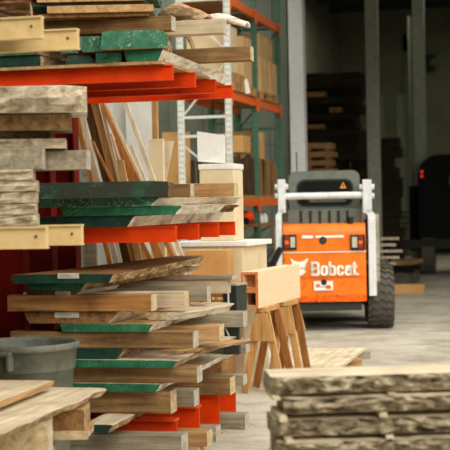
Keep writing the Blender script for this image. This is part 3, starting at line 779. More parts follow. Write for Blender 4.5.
# ------------------------------------------------------------------ sawhorses and box beams
def sawhorse(ap, rz, L, H, spread_l, spread_r, label, mat, gus=True):
    """apex of the front frame at ap (floor point under it), ridge runs along local y"""
    root = empty('sawhorse', (ap.x, ap.y, 0), rz, label, 'sawhorse', 'sawhorses under the box beams')
    bm = bmesh.new(); box(bm, -.045, .045, -.02, L + .02, H - .04, H, .004); link('top_rail', bm, 'horse', root)
    for yy, k in ((0.02, 0), (L - .02, 1)):
        for s, sp in ((-1, spread_l), (1, spread_r)):
            bm = bmesh.new()
            hb = H - .042
            fx = s * sp; tx = s * .028
            bar(bm, (fx, yy, 0.012), (tx, yy, hb), .032, .06, (1, 0, 0), 0, .003)
            bmesh.ops.bisect_plane(bm, geom=bm.verts[:] + bm.edges[:] + bm.faces[:], plane_co=(0, 0, 0.001), plane_no=(0, 0, -1), clear_outer=True)
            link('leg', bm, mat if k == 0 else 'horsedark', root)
        if gus:
            g0 = H - .28; wl = spread_l * (H - g0) / H + .05; wr = spread_r * (H - g0) / H + .05
            bm = bmesh.new(); ya = yy - .052 if k == 0 else yy + .042
            prism(bm, [(-wl, g0), (wr, g0), (.045, H - .045), (-.045, H - .045)], ya, ya + .01); link('gusset', bm, 'horse', root)
    return root
BY = 11.3
f1 = at(262, 310, BY + .12)
H1 = zat(255, 308.5, BY)
sawhorse(f1, R(-5), .36, H1, .17, .165, 'front tan sawhorse with plywood gussets under the box beams', 'horse')
f2 = at(284, 303, BY + .78)
sawhorse(f2, R(-5), .3, H1, .14, .14, 'rear sawhorse under the far end of the box beams', 'horse')
# box beams
pA = at(241.5, 308.5, BY); 
byaw = R(-5)
for k, (l, dark) in enumerate([('lower hollow wooden box beam resting on the sawhorses', 1), ('upper hollow wooden box beam stacked on the lower one', 0)]):
    s = .150; L = 1.3; z0 = H1 + .001 + k * (s + .001)
    root = empty('box_beam', (pA.x, BY, z0), byaw, l, 'beam', 'box beams on the sawhorses')
    w = .148; t = .022
    bm = bmesh.new()
    box(bm, 0, w, 0, L, 0, t); box(bm, 0, w, 0, L, s - t, s); box(bm, 0, t, 0, L, t, s - t); box(bm, w - t, w, 0, L, t, s - t)
    link('shell', bm, 'beamwood', root)
    bm = bmesh.new()
    for q in ((0, w, 0, t), (0, w, s - t, s), (0, t, t, s - t), (w - t, w, t, s - t)): box(bm, q[0], q[1], -.002, 0, q[2], q[3])
    link('cut_end', bm, 'beamend', root)['label'] = 'raw amber cut end'
    bm = bmesh.new(); y = .10 if k else .3
    box(bm, t, w - t, y, y + .02, t, s - t); link('inner_block_and_shade', bm, 'beamend' if k else 'black', root)  # lower one is black, standing in for shade inside the hollow
# ------------------------------------------------------------------ skid steer loader
DB = 17.1
cB = depth_at(323, 260, DB)
headV = Vector((ray(323, 260).x, ray(323, 260).y, 0)).normalized()
byw = math.atan2(-headV.x, headV.y)
LO = Vector((cB.x, cB.y, 0))
BR = Matrix.Rotation(byw, 3, 'Z')
BI = BR.transposed()
def bp(u, v, y=0.0):
    """photo position to machine coordinates on the plane y behind the rear door"""
    d = BI @ ray(u, v); o = BI @ (CAM - LO)
    q = o + d * ((y - o.y) / d.y)
    return q.x, q.z
ld = empty('skid_steer_loader', LO, byw, 'orange and white skid steer loader seen from behind in the aisle', 'loader')
xl, zt = bp(282, 224.5); xr, zb = bp(367, 300)
W = (xr - xl) / 2; xc = (xl + xr) / 2
# engine door with a rounded top lip
bm = bmesh.new()
n = 8; prof = []
zt2 = zt; lip = .12
prof.append((0.0, zb)); prof.append((-.0, zb + .12))
prof.append((-.015, zt2 - lip - .01))
for i in range(n + 1):
    a = math.pi / 2 * i / n; prof.append((.1 - .1 * math.cos(a) - .015 * (1 - i / n), zt2 - lip + lip * math.sin(a)))
prof.append((.9, zt2 + .02)); prof.append((.9, zb))
def extr(bm, prof, x0, x1, inset=.03):
    rows = []
    for x, ins in ((x0, 1), (x0 + inset * .3, .3), (x0 + inset, 0), (x1 - inset, 0), (x1 - inset * .3, .3), (x1, 1)):
        rows.append([bm.verts.new((x, y + ins * inset * (1 if y < .5 else -1), z)) for y, z in prof])
    for a, b in zip(rows, rows[1:]):
        for i in range(len(prof)): bm.faces.new((a[i], a[(i + 1) % len(prof)], b[(i + 1) % len(prof)], b[i]))
    bm.faces.new(rows[0]); bm.faces.new(rows[-1][::-1])
extr(bm, prof, xl, xr)
door = link('engine_door', bm, 'bob', ld)
def decal_box(u0, u1, v0, v1, mat, name, parent, y=-.02, th=.006, bev=0):
    a, b = bp(u0, v1, y), bp(u1, v0, y)
    bm = bmesh.new(); box(bm, a[0], b[0], y - th, y, a[1], b[1], bev); return link(name, bm, mat, parent)
# dirty bottom skirt
a, b = bp(282.5, 300), bp(366.5, 294)
bm = bmesh.new(); box(bm, a[0], b[0], -.012, .0, a[1] - .03, b[1] - .005, .004); link('lower_skirt', bm, 'bobdirt', door)['label'] = 'rust worn lower edge'
for v_ in (252.3, 277.5):
    decal_box(283, 366, v_ - .7, v_, 'amber' if v_ > 300 else 'bobdirt', 'panel_seam', door, -.018, .003) if v_ > 260 else decal_box(283, 366, v_ - .5, v_ + .1, 'decal', 'panel_seam', door, -.018, .003)
# small lettering strip: unreadable words in the photo, broken white strokes
o = decal_box(302, 313, 235.2, 238.4, 'decal', 'decal_strip', door, -.02, .002); 
o = decal_box(315.5, 344, 235, 238, 'decal', 'decal_strip', door, -.02, .002)
def rr2(x0, x1, z0, z1, r, n=5):
    P = []
    for cx, cz, a0 in ((x1 - r, z1 - r, 0), (x0 + r, z1 - r, 90), (x0 + r, z0 + r, 180), (x1 - r, z0 + r, 270)):
        for i in range(n + 1):
            a = R(a0 + 90 * i / n); P.append((cx + r * math.cos(a), cz + r * math.sin(a)))
    return P
def ring2(bm, x0, x1, z0, z1, w, y, th, gap=None):
    """a rounded letter bowl; gap = (lo, hi) height range left open on the right"""
    wh = w * .72
    O = rr2(x0, x1, z0, z1, min(x1 - x0, z1 - z0) * .36); I = rr2(x0 + w, x1 - w, z0 + wh, z1 - wh, min(x1 - x0 - 2 * w, z1 - z0 - 2 * wh) * .36)
    n = len(O)
    for i in range(n):
        k = (i + 1) % n
        q = [O[i], O[k], I[k], I[i]]
        if gap and all(p[0] > (x0 + x1) / 2 for p in q) and i == n - 1: continue
        prism(bm, q, y - th, y)
    if gap:                                           # short ends of the open bowl
        zc0, zc1 = O[n - 1][1], O[0][1]
        prism(bm, [(x1 - w, zc0), (x1, zc0), (x1, zc0 + (zc1 - zc0) * gap[0]), (x1 - w, zc0 + (zc1 - zc0) * gap[0])], y - th, y)
        prism(bm, [(x1 - w, zc0 + (zc1 - zc0) * gap[1]), (x1, zc0 + (zc1 - zc0) * gap[1]), (x1, zc1), (x1 - w, zc1)], y - th, y)
bm = bmesh.new(); yL, thL = -.02, .004
_, zB = bp(335, 275.4, yL); _, zT = bp(335, 261.4, yL); _, zX = bp(335, 265.3, yL)
px = (bp(340, 270, yL)[0] - bp(330, 270, yL)[0]) / 10; X0 = bp(311, 270, yL)[0]
def LX(a): return X0 + a * px
sw = 2.5 * px
def st(a, b, z0, z1): prism(bm, [(LX(a), z0), (LX(b), z0), (LX(b), z1), (LX(a), z1)], yL - thL, yL)
zM = (zB + zT) / 2
ring2(bm, LX(0), LX(8.6), zM - .012, zT, sw, yL, thL); ring2(bm, LX(0), LX(9), zB, zM + .012, sw, yL, thL); st(0, 2.6, zB, zT)   # B
ring2(bm, LX(9.7), LX(17), zB, zX, sw, yL, thL)                                                                                    # o
st(17.8, 20.2, zB, zT); ring2(bm, LX(17.8), LX(25.2), zB, zX, sw, yL, thL)                                                         # b
ring2(bm, LX(26), LX(33), zB, zX, sw, yL, thL, (.25, .75))                                                                         # c
ring2(bm, LX(33.8), LX(40.9), zB, zB + (zX - zB) * .64, sw * .95, yL, thL); st(38.5, 40.9, zB, zX - .03)                            # a
prism(bm, [(LX(34.2), zX - .05), (LX(34.2), zX - .025), (LX(35.6), zX), (LX(39.6), zX), (LX(40.9), zX - .03), (LX(40.9), zX - .06), (LX(38.5), zX - .05), (LX(38), zX - .032), (LX(36.8), zX - .032), (LX(36.6), zX - .05)], yL - thL, yL)
st(42.2, 44.7, zB, zT - .01); st(41.3, 46.2, zX - .035, zX); st(43, 46.2, zB, zB + .03)                                            # t
st(46.9, 48, zB, zB + .02)
link('lettering', bm, 'decal', door)
# cat head emblem
def poly_decal(pts, name, mat, parent, y=-.02, th=.004):
    bm = bmesh.new(); q = [bp(u, v, y) for u, v in pts]
    prism(bm, q, y - th, y); bmesh.ops.triangulate(bm, faces=[f for f in bm.faces if len(f.verts) > 4]); return link(name, bm, mat, parent)
poly_decal([(290.2, 257.8), (293, 260.2), (296.5, 261.6), (300, 261.8), (303.5, 261), (306.5, 258.8), (308.3, 258.6), (307, 262.5), (305.2, 265), (305.8, 267.5),
            (303.8, 270), (305.8, 271.8), (303.5, 274), (301, 275.8), (298.5, 274.5), (297.5, 271.5), (294.5, 270.5), (293, 267), (292.2, 262.5)], 'emblem', 'decal', door)
poly_decal([(300.5, 268), (303.2, 267), (303, 268.6), (301.2, 269.4)], 'emblem_eye', 'bob', door, -.024, .002)
poly_decal([(294, 264), (297, 264.6), (299, 266.3), (295.6, 266.2)], 'emblem_eye', 'bob', door, -.024, .002)
# sticker and knob
o = decal_box(314, 333, 281, 290.5, 'decal', 'service_sticker', door, -.018, .003); o['label'] = 'worn white sticker with dark hole'
decal_box(315.5, 331, 286.5, 287.4, 'ink', 'sticker_printing', o, -.021, .002); decal_box(326, 331, 285, 289, 'bobdirt', 'sticker_printing', o, -.021, .002); decal_box(316, 320, 284, 286.5, 'bobdirt', 'sticker_printing', o, -.021, .002)
x, z = bp(324, 282.2, -.02); bm = bmesh.new(); cyl(bm, (x, -.03, z), (x, -.01, z), .035, 18); link('latch_hole', bm, 'black', door)
x, z = bp(323, 240.3, -.02); bm = bmesh.new(); cyl(bm, (x, -.026, z), (x, 0, z), .046, 24); k_ = link('lock_ring', bm, 'black', door)
bm = bmesh.new(); cyl(bm, (x, -.034, z), (x, -.024, z), .024, 18); link('lock', bm, 'metal', k_)
for u, v in ((285, 259), (324, 255), (306, 283), (304, 287), (344, 282), (352, 286), (287, 284)):
    x, z = bp(u, v, -.02); bm = bmesh.new(); cyl(bm, (x, -.024, z), (x, -.0, z), .011, 10); link('bolt', bm, 'bobdirt', door)
# lamps
for side, (u0, u1) in enumerate(((282.5, 296.5), (350.5, 365))):
    fr = decal_box(u0, u1, 234.5, 250, 'black', 'tail_light', ld, -.012, .03, .008)
    ra, rb, la, lb = (u0 + 2.4, u0 + 6.4, u0 + 8, u1 - 1.6) if side == 0 else (u1 - 6.4, u1 - 2.4, u0 + 1.6, u1 - 8)
    decal_box(ra, rb, 236, 239.8, 'red', 'red_lens', fr, -.04, .01, .003); decal_box(ra, rb, 244.6, 248.6, 'red', 'red_lens', fr, -.04, .01, .003)
    decal_box(ra, rb, 240.3, 244.2, 'bobdirt', 'reflector', fr, -.04, .006, .002)
    decal_box(la, lb, 237, 247.5, 'lens', 'clear_lens', fr, -.04, .01, .003)
# chassis
bm = bmesh.new(); a = bp(296, 312, .3); b = bp(362, 296, .3)
box(bm, xl + .06, xr - .06, .06, 2.3, .26, zb + .1, .02); link('chassis', bm, 'cabdark', ld)
bm = bmesh.new(); box(bm, xl + .02, xr - .02, .92, 2.35, zb, zt - .12, .02); link('side_body', bm, 'bob', ld)
for y in (.55, 1.6):
    bm = bmesh.new(); cyl(bm, (xl - .02, y, .405), (xr + .02, y, .405), .11, 18); link('axle', bm, 'cabdark', ld)
# wheels
def wheel(x, y, side):
    ro, w = .405, .33
    root = None
    bm = bmesh.new()
    prof = [(.22, -w / 2 + .03), (.27, -w / 2 + .012), (.35, -w / 2), (ro - .035, -w / 2 + .012), (ro - .022, -w / 2 + .05), (ro - .02, 0), (ro - .022, w / 2 - .05), (ro - .035, w / 2 - .012), (.35, w / 2), (.27, w / 2 - .012), (.22, w / 2 - .03)]
    lathe(bm, prof, 48)
    npit = 26
    for k in range(npit):
        a0 = 2 * math.pi * k / npit
        for s in (-1, 1):
            # zigzag bar: each half of a chevron, in three pieces
            P = [(0, .0), (.055, .045), (.1, .02), (.158, .075)]
            for (xa, ta), (xb, tb) in zip(P, P[1:]):
                vs = []
                for rr in (ro - .03, ro):
                    for xx, tt in ((xa, ta), (xb, tb), (xb, tb + .055), (xa, ta + .055)):
                        an = a0 + tt / ro
                        r2 = rr - (.012 if xx > .14 else 0)
                        vs.append(bm.verts.new((r2 * math.cos(an), r2 * math.sin(an), s * xx)))
                fcs = [(0, 1, 2, 3), (4, 5, 6, 7), (0, 1, 5, 4), (1, 2, 6, 5), (2, 3, 7, 6), (3, 0, 4, 7)]
                for f in fcs: bm.faces.new([vs[i] for i in f])
    mtx = Matrix.Translation((x, y, ro + .001)) @ Matrix.Rotation(R(90), 4, 'Y')
    wo = link('wheel', bm, 'rubber', ld, matrix=mtx)
    bm = bmesh.new(); lathe(bm, [(.0, -.06), (.08, -.06), (.1, -.03), (.2, -.03), (.228, -.13), (.228, .13), (.2, .04), (0, .04)], 32)
    link('rim', bm, 'rim', wo, smooth=False)
    return wo
xw, _ = bp(380.3, 300, .55)
wheel(xw, .55, 1); wheel(xw, 1.6, 1)
xwl = 2 * xc - xw
wheel(xwl, .55, -1); wheel(xwl, 1.6, -1)
# towers and lift arms
def side_post(ua, ub, ul0, ul1, name):
    x0, zt_ = bp(ua, 179.5); x1, _ = bp(ub, 179.5); xa, zm = bp(ul0, 218); xb, _ = bp(ul1, 218)
    _, zlo = bp(ul0, 296)
    bm = bmesh.new()
    box(bm, x0, x1, .02, .16, zm + .06, zt_, .01)
    prism(bm, [(xa, zm - .02), (xb, zm - .02), (xb, zm + .04), (x1 - .01, zm + .1), (x0 + .02, zm + .1), (xa, zm + .03)], .02, .16)
    box(bm, xa, xb, .0, .2, zlo, zm, .008)
    o = link(name, bm, 'white', ld)
    for v_, l_ in ((187, .07), (196, .05)):
        _, z = bp(ua, v_); bm = bmesh.new(); cyl(bm, (x0 - .035, .09, z), (x1 + .035, .09, z), .035, 16); link('pivot_pin', bm, 'white', o)
    bm = bmesh.new(); m = (x0 + x1) / 2
    bar(bm, (m, .12, zt_ - .1), (m, 2.5, zt_ - .45), .1, .16, (0, 0, 1), 0, .01); link('lift_arm', bm, 'white', ld)
    return x0, x1, zt_
l = side_post(277.5, 285, 275.5, 281.5, 'rear_tower')
r = side_post(362.5, 371.5, 368, 375.5, 'rear_tower')
xa, za = bp(284, 196.5); xb, _ = bp(363, 196.5)
bm = bmesh.new(); cyl(bm, (xa, .09, za), (xb, .09, za), .042, 20); link('cross_tube', bm, 'white', ld, smooth=False)
xq, zq = bp(376, 214, .2); _, zq2 = bp(376, 296, .2)
bm = bmesh.new(); box(bm, xq - .02, xq + .035, .2, .6, zq2, zq, .01); link('side_plate', bm, 'grey', ld)
# cab
x0, z1 = bp(288.5, 171.5, .35); x1, z0 = bp(360.5, 225, .35)
def rrect(x0, x1, z0, z1, r, n=5):
    P = []
    for cx, cz, a0 in ((x1 - r, z1 - r, 0), (x0 + r, z1 - r, 90), (x0 + r, z0 + r, 180), (x1 - r, z0 + r, 270)):
        for i in range(n + 1):
            a = R(a0 + 90 * i / n); P.append((cx + r * math.cos(a), cz + r * math.sin(a)))
    return P
bm = bmesh.new()
outer = rrect(x0, x1, z0 - .1, z1, .09); prism(bm, outer, .35, 1.75)
es = [e for e in bm.edges if all(abs(v.co.y - .35) < 1e-4 for v in e.verts)]
bmesh.ops.bevel(bm, geom=es, offset=.03, segments=3, affect='EDGES')
cab = link('cab', bm, 'cab', ld)
a, b = bp(297, 206.5, .35), bp(353, 178.5, .35)
bm = bmesh.new(); prism(bm, rrect(a[0], b[0], a[1], b[1], .1), .338, .352); wf = link('window_seal', bm, 'black', cab)
a2, b2 = (a[0] + .025, a[1] + .025), (b[0] - .025, b[1] - .025)
bm = bmesh.new(); prism(bm, rrect(a2[0], b2[0], a2[1], b2[1], .08), .33, .34); gl = link('rear_window', bm, 'glass', wf)
# dim shapes in the window: seat back and far posts
bm = bmesh.new(); prism(bm, rrect(a2[0] + .12, b2[0] - .06, a2[1] + .02, a2[1] + .12, .03), .325, .332); link('window_guard', bm, 'seatgrey', gl)
q = [bp(u, v, .32) for u, v in ((339.8, 188.2), (346.4, 188.2), (343.1, 181.8))]
bm = bmesh.new(); prism(bm, q, .322, .328); st = link('warning_sticker', bm, 'amber', gl); st['label'] = 'amber triangle warning sticker'
x, z = bp(343.1, 185.8, .32); bm = bmesh.new(); box(bm, x - .006, x + .006, .319, .322, z - .012, z + .022); link('warning_mark', bm, 'black', st)
# grille between cab and door
a, b = bp(288, 226, .2), bp(361, 208.5, .2)
bm = bmesh.new(); box(bm, a[0], b[0], .2, .36, a[1], b[1], .01); gr = link('grille', bm, 'cab', ld)
for u in (301, 310.5, 320, 329.5, 338.5, 347.5):
    a, b = bp(u - 1.1, 223, .2), bp(u + 1.1, 210.5, .2)
    bm = bmesh.new(); box(bm, a[0], b[0], .188, .202, a[1], b[1]); link('grille_slot', bm, 'black', gr)
x, z = bp(350.3, 222, .06); bm = bmesh.new(); cyl(bm, (x, .08, zt - .01), (x, .08, zt + .05), .035, 16); cyl(bm, (x, .08, zt + .05), (x, .08, zt + .075), .048, 16); link('filler_cap', bm, 'black', ld)
x, z = bp(296.5, 152, .4); _, zz0 = bp(296.5, 182, .4)
bm = bmesh.new(); cyl(bm, (x, .4, zz0 - .05), (x, .4, z), .007, 8); link('antenna', bm, 'cabdark', ld)
# front attachment frame, hidden behind the machine from the aisle
bm = bmesh.new(); box(bm, xl + .05, xr - .05, 2.46, 2.56, .12, .55, .02); link('bucket_mount', bm, 'cabdark', ld)
# ------------------------------------------------------------------ pallet rack along the left
PY = [18.0, 19.65, 21.4]
PX = xat(229.5, 18.0, 150)
pr = empty('pallet_rack', (PX - .3, 19.6, 0), 0, 'tall pallet rack with green and white uprights and orange beams', 'rack')
o0 = pr.location
pw = .085
def upright(x, y, mat, h=5.05):
    bm = bmesh.new(); xx, yy = x - o0.x, y - o0.y
    box(bm, xx - pw / 2, xx + pw / 2, yy - .03, yy + .03, .0, h, .004)
    z = .2
    while z < h - .1:
        for s in (-1, 1): box(bm, xx + s * .018 - .005, xx + s * .018 + .005, yy - .033, yy - .029, z, z + .02, 0, 1)
        z += .075
    up = link('upright', bm, [mat, 'cabdark'], pr)
    bm = bmesh.new(); box(bm, xx - .07, xx + .07, yy - .06, yy + .06, .0, .012); link('foot_plate', bm, mat, up)
for k, y in enumerate(PY):
    mat = 'postwhite' if k == 0 else 'postgreen'
    xf = PX; xb = PX - .65
    upright(xf, y, mat); upright(xb, y, mat)
    zs = [.3, .95, 1.85, 2.5, 2.75, 3.6, 4.3]
    for i, z in enumerate(zs):
        bm = bmesh.new(); bar(bm, (xb - o0.x, y - o0.y + .002, z), (xf - o0.x, y - o0.y + .002, z), .03, .035, (0, 0, 1)); link('strut', bm, mat, pr)
    for z0, z1 in ((.95, 1.35), (1.85, 2.4), (2.75, 3.5), (3.6, 4.25)):
        bm = bmesh.new(); a, b = ((xb, z0), (xf, z1)) if (k + int(z0)) % 2 == 0 or k else ((xb, z1), (xf, z0))
        bar(bm, (a[0] - o0.x, y - o0.y + .025, a[1]), (b[0] - o0.x, y - o0.y + .025, b[1]), .02, .03, (0, 1, 0)); link('diagonal_brace', bm, mat, pr)
LZ = [(1.555, 1.675), (2.98, 3.10), (4.24, 4.36)]
for z0, z1 in LZ:
    for y0, y1 in zip(PY, PY[1:]):
        for x in (PX, PX - .65):
            bm = bmesh.new(); box(bm, x - o0.x - .025, x - o0.x + .025, y0 - o0.y + .036, y1 - o0.y - .036, z0, z1, .006)
            be = link('beam', bm, 'beamorange', pr)
            if x == PX:
                for y in (y0 + .036, y1 - .042):
                    bm = bmesh.new(); box(bm, x - o0.x + .026, x - o0.x + .046, y - o0.y, y - o0.y + .006, z0 - .08, z1, 0); box(bm, x - o0.x + .044, x - o0.x + .05, y - o0.y - .035, y - o0.y + .035, z0 - .08, z1); link('end_bracket', bm, 'beamorange', be)
        bm = bmesh.new(); box(bm, PX - o0.x - .62, PX - o0.x - .03, y0 - o0.y + .04, y1 - o0.y - .04, z1 - .03, z1 + .001); link('deck', bm, 'oldwood', pr)
# low wooden shelf
for y0, y1 in zip(PY, PY[1:]):
    bm = bmesh.new(); box(bm, PX - o0.x - .62, PX - o0.x + .03, y0 - o0.y + .05, y1 - o0.y - .05, 1.26, 1.30); link('low_shelf', bm, 'amberX', pr)
    bm = bmesh.new(); box(bm, PX - o0.x - .6, PX - o0.x - .58, y0 - o0.y + .05, y1 - o0.y - .05, .05, 1.255); link('back_panel', bm, 'darkwood', pr)

def pallet(x1, y0, z, w, L, label, n=5):
    root = empty('pallet', (x1 - w / 2, y0 + L / 2, z), 0, label, 'pallet', 'pallets on the pallet rack')
    for i in range(n):
        bm = bmesh.new(); yy = -L / 2 + (L - .09) * i / (n - 1); box(bm, -w / 2, w / 2, yy, yy + .09, .1, .12); link('deck_board', bm, 'palletwood', root)
    for i in range(3):
        bm = bmesh.new(); xx = -w / 2 + (w - .06) * i / 2
        for q in (0, .5, 1):
            yy = -L / 2 + (L - .1) * q; box(bm, xx, xx + .06, yy, yy + .1, .018, .1)
        box(bm, xx, xx + .06, -L / 2, L / 2, 0, .018); link('runner', bm, 'palletwood', root)
    return root
Z2 = 3.1015
pallet(PX + .06, 18.12, Z2, .66, .62, 'lower front pallet tilted goods stand on, by the white upright')
pallet(PX + .05, 18.14, Z2 + .1205, .66, .62, 'second pallet stacked on the front pallet by the white upright')
pallet(PX + .06, 19.95, Z2, .66, 1.15, 'pallet carrying the tall cartons right of the green upright')
pallet(PX + .06, 18.82, Z2, .66, .7, 'pallet between the front pallets and the green upright')
def carton(x1, y0, z, w, L, h, mat, label):
    root = empty('carton', (x1 - w / 2, y0 + L / 2, z), 0, label, 'box', 'cartons on the pallet rack')
    bm = bmesh.new(); box(bm, -w / 2, w / 2, -L / 2, L / 2, 0, h, .008); link('body', bm, mat, root)
    bm = bmesh.new(); box(bm, -w / 2 + .02, w / 2 - .02, -.03, .03, h, h + .002); box(bm, w / 2 - .0005, w / 2 + .002, -.03, .03, h * .7, h - .01); link('tape', bm, 'cardpale', root)
    return root
zc = Z2 + .1215
carton(PX + .03, 19.98, zc, .6, .55, .5, 'card', 'brown carton lower front in the right pallet load')
carton(PX + .05, 20.56, zc, .62, .5, .48, 'card', 'brown carton lower rear in the right pallet load')
carton(PX + .0, 20.02, zc + .505, .58, .98, .34, 'card', 'long brown carton on top of the right pallet load')
carton(PX - .0, 18.16, zc + .122, .6, .42, .62, 'cardpale', 'pale wrapped carton on the two front pallets')
carton(PX + .02, 18.86, zc, .6, .55, .68, 'card', 'brown carton between the front pallets and the green upright')
o = thing_box(PX + .03, PX + .1, 18.8, 18.81, Z2 + .0005, Z2 + .2, 'decal', 'paper_sheet', 'white paper hanging by the pallets near the green upright', 'paper')
o.location.x = PX + .09; o.rotation_euler = (0, R(-12), 0)
# bundles on the lower level
def bundle(x1, y0, z, w, L, h, n, mat, label):
    root = empty('stick_bundle', (x1 - w / 2, y0 + L / 2, z), 0, label, 'bundle', 'bundles of split sticks on the shelf')
    bm = bmesh.new(); box(bm, -w / 2, w / 2, -L / 2, L / 2, 0, .03); link('tray', bm, 'palletwood', root)
    k = 0
    for i in range(n):
        for side in (0, 1):
            q = (i + .5) / n
            xx, yy = (w / 2 - .035, -L / 2 + L * q) if side == 0 else (-w / 2 + w * q * .9, -L / 2 + .035)
            hh = h * random.uniform(.86, 1); t = random.uniform(-.012, .012)
            bm = bmesh.new(); bar(bm, (xx, yy, .031), (xx + t, yy + t, hh), .05, .05, (0, 1, 0), 0, .006)
            link('stick', bm, mat if random.random() < .75 else 'stick', root)
    bm = bmesh.new(); box(bm, -w / 2 + .09, w / 2 - .08, -L / 2 + .09, L / 2 - .02, .031, h * .85); link('inner_stack', bm, 'stick', root)
    return root
Z1 = 1.6765
bundle(PX + .02, 18.1, Z1, .6, .65, .58, 6, 'stick', 'dark bundle of split sticks between white and green uprights, front')
bundle(PX + .02, 18.85, Z1, .6, .68, .62, 6, 'stick', 'dark bundle of split sticks just left of the green upright')
bundle(PX + .02, 19.78, Z1, .6, .6, .56, 6, 'stickpale', 'tan bundle of split sticks just right of the green upright')
bundle(PX + .02, 20.45, Z1, .6, .7, .56, 7, 'stickpale', 'tan bundle of split sticks by the loader tower')
thing_box(PX - .45, PX - .02, 18.9, 19.4, Z1 + .625, Z1 + .86, 'hdf', 'carton', 'tan box on the dark stick bundle beneath the brace', 'box')
carton(PX - .02, 19.82, Z1 + .565, .5, .55, .4, 'hdf', 'tan carton on the tan stick bundle beside the green upright')
# round orange tool on the low shelf
root = empty('power_tool', (PX - .06, 19.22, 1.301), 0, 'round orange power tool on the low shelf behind the uprights', 'tool')
bm = bmesh.new(); bmesh.ops.create_uvsphere(bm, u_segments=24, v_segments=14, radius=.1, matrix=Matrix.Translation((0, 0, .088)) @ Matrix.Diagonal((1.15, 1.3, .85, 1)))
link('housing', bm, 'orange', root, smooth=True)
bm = bmesh.new(); cyl(bm, (.02, -.15, .05), (.02, -.1, .06), .045, 18); link('air_filter', bm, 'black', root)
bm = bmesh.new(); bar(bm, (-.06, 0, .175), (.08, 0, .185), .03, .025, (0, 0, 1), 0, .006); box(bm, -.065, -.04, -.012, .012, .14, .18); box(bm, .055, .08, -.012, .012, .14, .18); link('grip', bm, 'orange', root)
for k, (y, l) in enumerate(((20.1, 'white bottle on the low shelf right of the green upright'), (20.4, 'second white bottle on the low shelf by the loader'))):
    root = empty('bottle', (PX - .05, y, 1.301), 0, l, 'bottle', 'bottles on the low shelf')
    bm = bmesh.new(); lathe(bm, [(0, 0), (.045, 0), (.048, .01), (.048, .1), (.02, .135), (.018, .15), (0, .15)], 18); link('body', bm, 'paper', root, smooth=True)
    bm = bmesh.new(); cyl(bm, (0, 0, .15), (0, 0, .172), .02, 14); link('cap', bm, 'cabdark', root)
bm = bmesh.new(); box(bm, -.016, .016, -.016, .016, 0, 1.22, .003)
p = at(268, 220, 19.4); tag(link('wooden_stake', bm, 'tanZ', None, (PX + .12, 20.35, 0)), 'thin tan stake standing before the low shelf', 'stake', kind='thing')
# tilted dark bar and small cart left of the loader
q = at(263, 262, 15.6)
root = empty('hand_cart', (q.x - .12, 15.6, 0), R(-20), 'dark hand cart with slanted handle beside the loader', 'cart')
bm = bmesh.new(); box(bm, -.22, .1, -.3, .3, .42, .62, .03); link('tray', bm, 'cab', root)
bm = bmesh.new(); bar(bm, (-.02, -.2, .6), (.2, .1, 1.08), .06, .06, (0, 1, 0), 0, .015); bar(bm, (-.02, .2, .6), (.2, .3, 1.08), .06, .06, (0, 1, 0), 0, .015); link('handle', bm, 'black', root)
for x, y in ((-.18, -.22), (.08, -.22), (-.18, .22), (.08, .22)):
    bm = bmesh.new(); cyl(bm, (x, y - .03, .12), (x, y + .03, .12), .12, 20); w_ = link('wheel', bm, 'rubber', root)
    bm = bmesh.new(); box(bm, x - .02, x + .02, y - .02, y + .02, .12, .43); link('leg', bm, 'metal', root)

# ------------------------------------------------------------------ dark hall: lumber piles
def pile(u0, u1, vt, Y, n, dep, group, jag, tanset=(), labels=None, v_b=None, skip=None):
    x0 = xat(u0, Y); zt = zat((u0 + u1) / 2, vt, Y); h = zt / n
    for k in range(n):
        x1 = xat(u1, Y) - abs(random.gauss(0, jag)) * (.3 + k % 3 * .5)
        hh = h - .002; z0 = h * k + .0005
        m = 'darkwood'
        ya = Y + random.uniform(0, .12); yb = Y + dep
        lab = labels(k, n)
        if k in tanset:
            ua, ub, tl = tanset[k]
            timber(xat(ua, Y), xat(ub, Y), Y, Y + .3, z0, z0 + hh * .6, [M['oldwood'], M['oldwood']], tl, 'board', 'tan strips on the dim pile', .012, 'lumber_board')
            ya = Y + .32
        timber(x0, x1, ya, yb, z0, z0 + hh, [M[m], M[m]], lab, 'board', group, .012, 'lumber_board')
ordn = ['lowest', 'second', 'third', 'fourth', 'fifth', 'sixth', 'seventh', 'eighth', 'ninth', 'tenth', 'eleventh', 'twelfth', 'thirteenth', 'fourteenth', 'fifteenth', 'sixteenth',
        'seventeenth', 'eighteenth', 'nineteenth', 'twentieth', 'twenty first', 'twenty second', 'twenty third', 'twenty fourth', 'twenty fifth', 'twenty sixth']
def L1(k, n): return 'dark board in the tall dim pile behind the loader cab, %s from the floor' % ordn[k] if k else 'dark board lowest in the tall dim pile behind the loader cab'
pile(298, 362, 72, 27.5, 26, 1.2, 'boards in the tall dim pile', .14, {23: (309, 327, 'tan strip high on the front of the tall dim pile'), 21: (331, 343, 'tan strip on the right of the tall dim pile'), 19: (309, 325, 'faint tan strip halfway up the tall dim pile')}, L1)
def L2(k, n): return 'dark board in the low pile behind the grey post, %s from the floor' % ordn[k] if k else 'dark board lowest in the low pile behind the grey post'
pile(352, 402, 138, 29.0, 14, .5, 'boards in the low pile behind the grey post', .14, (), L2)
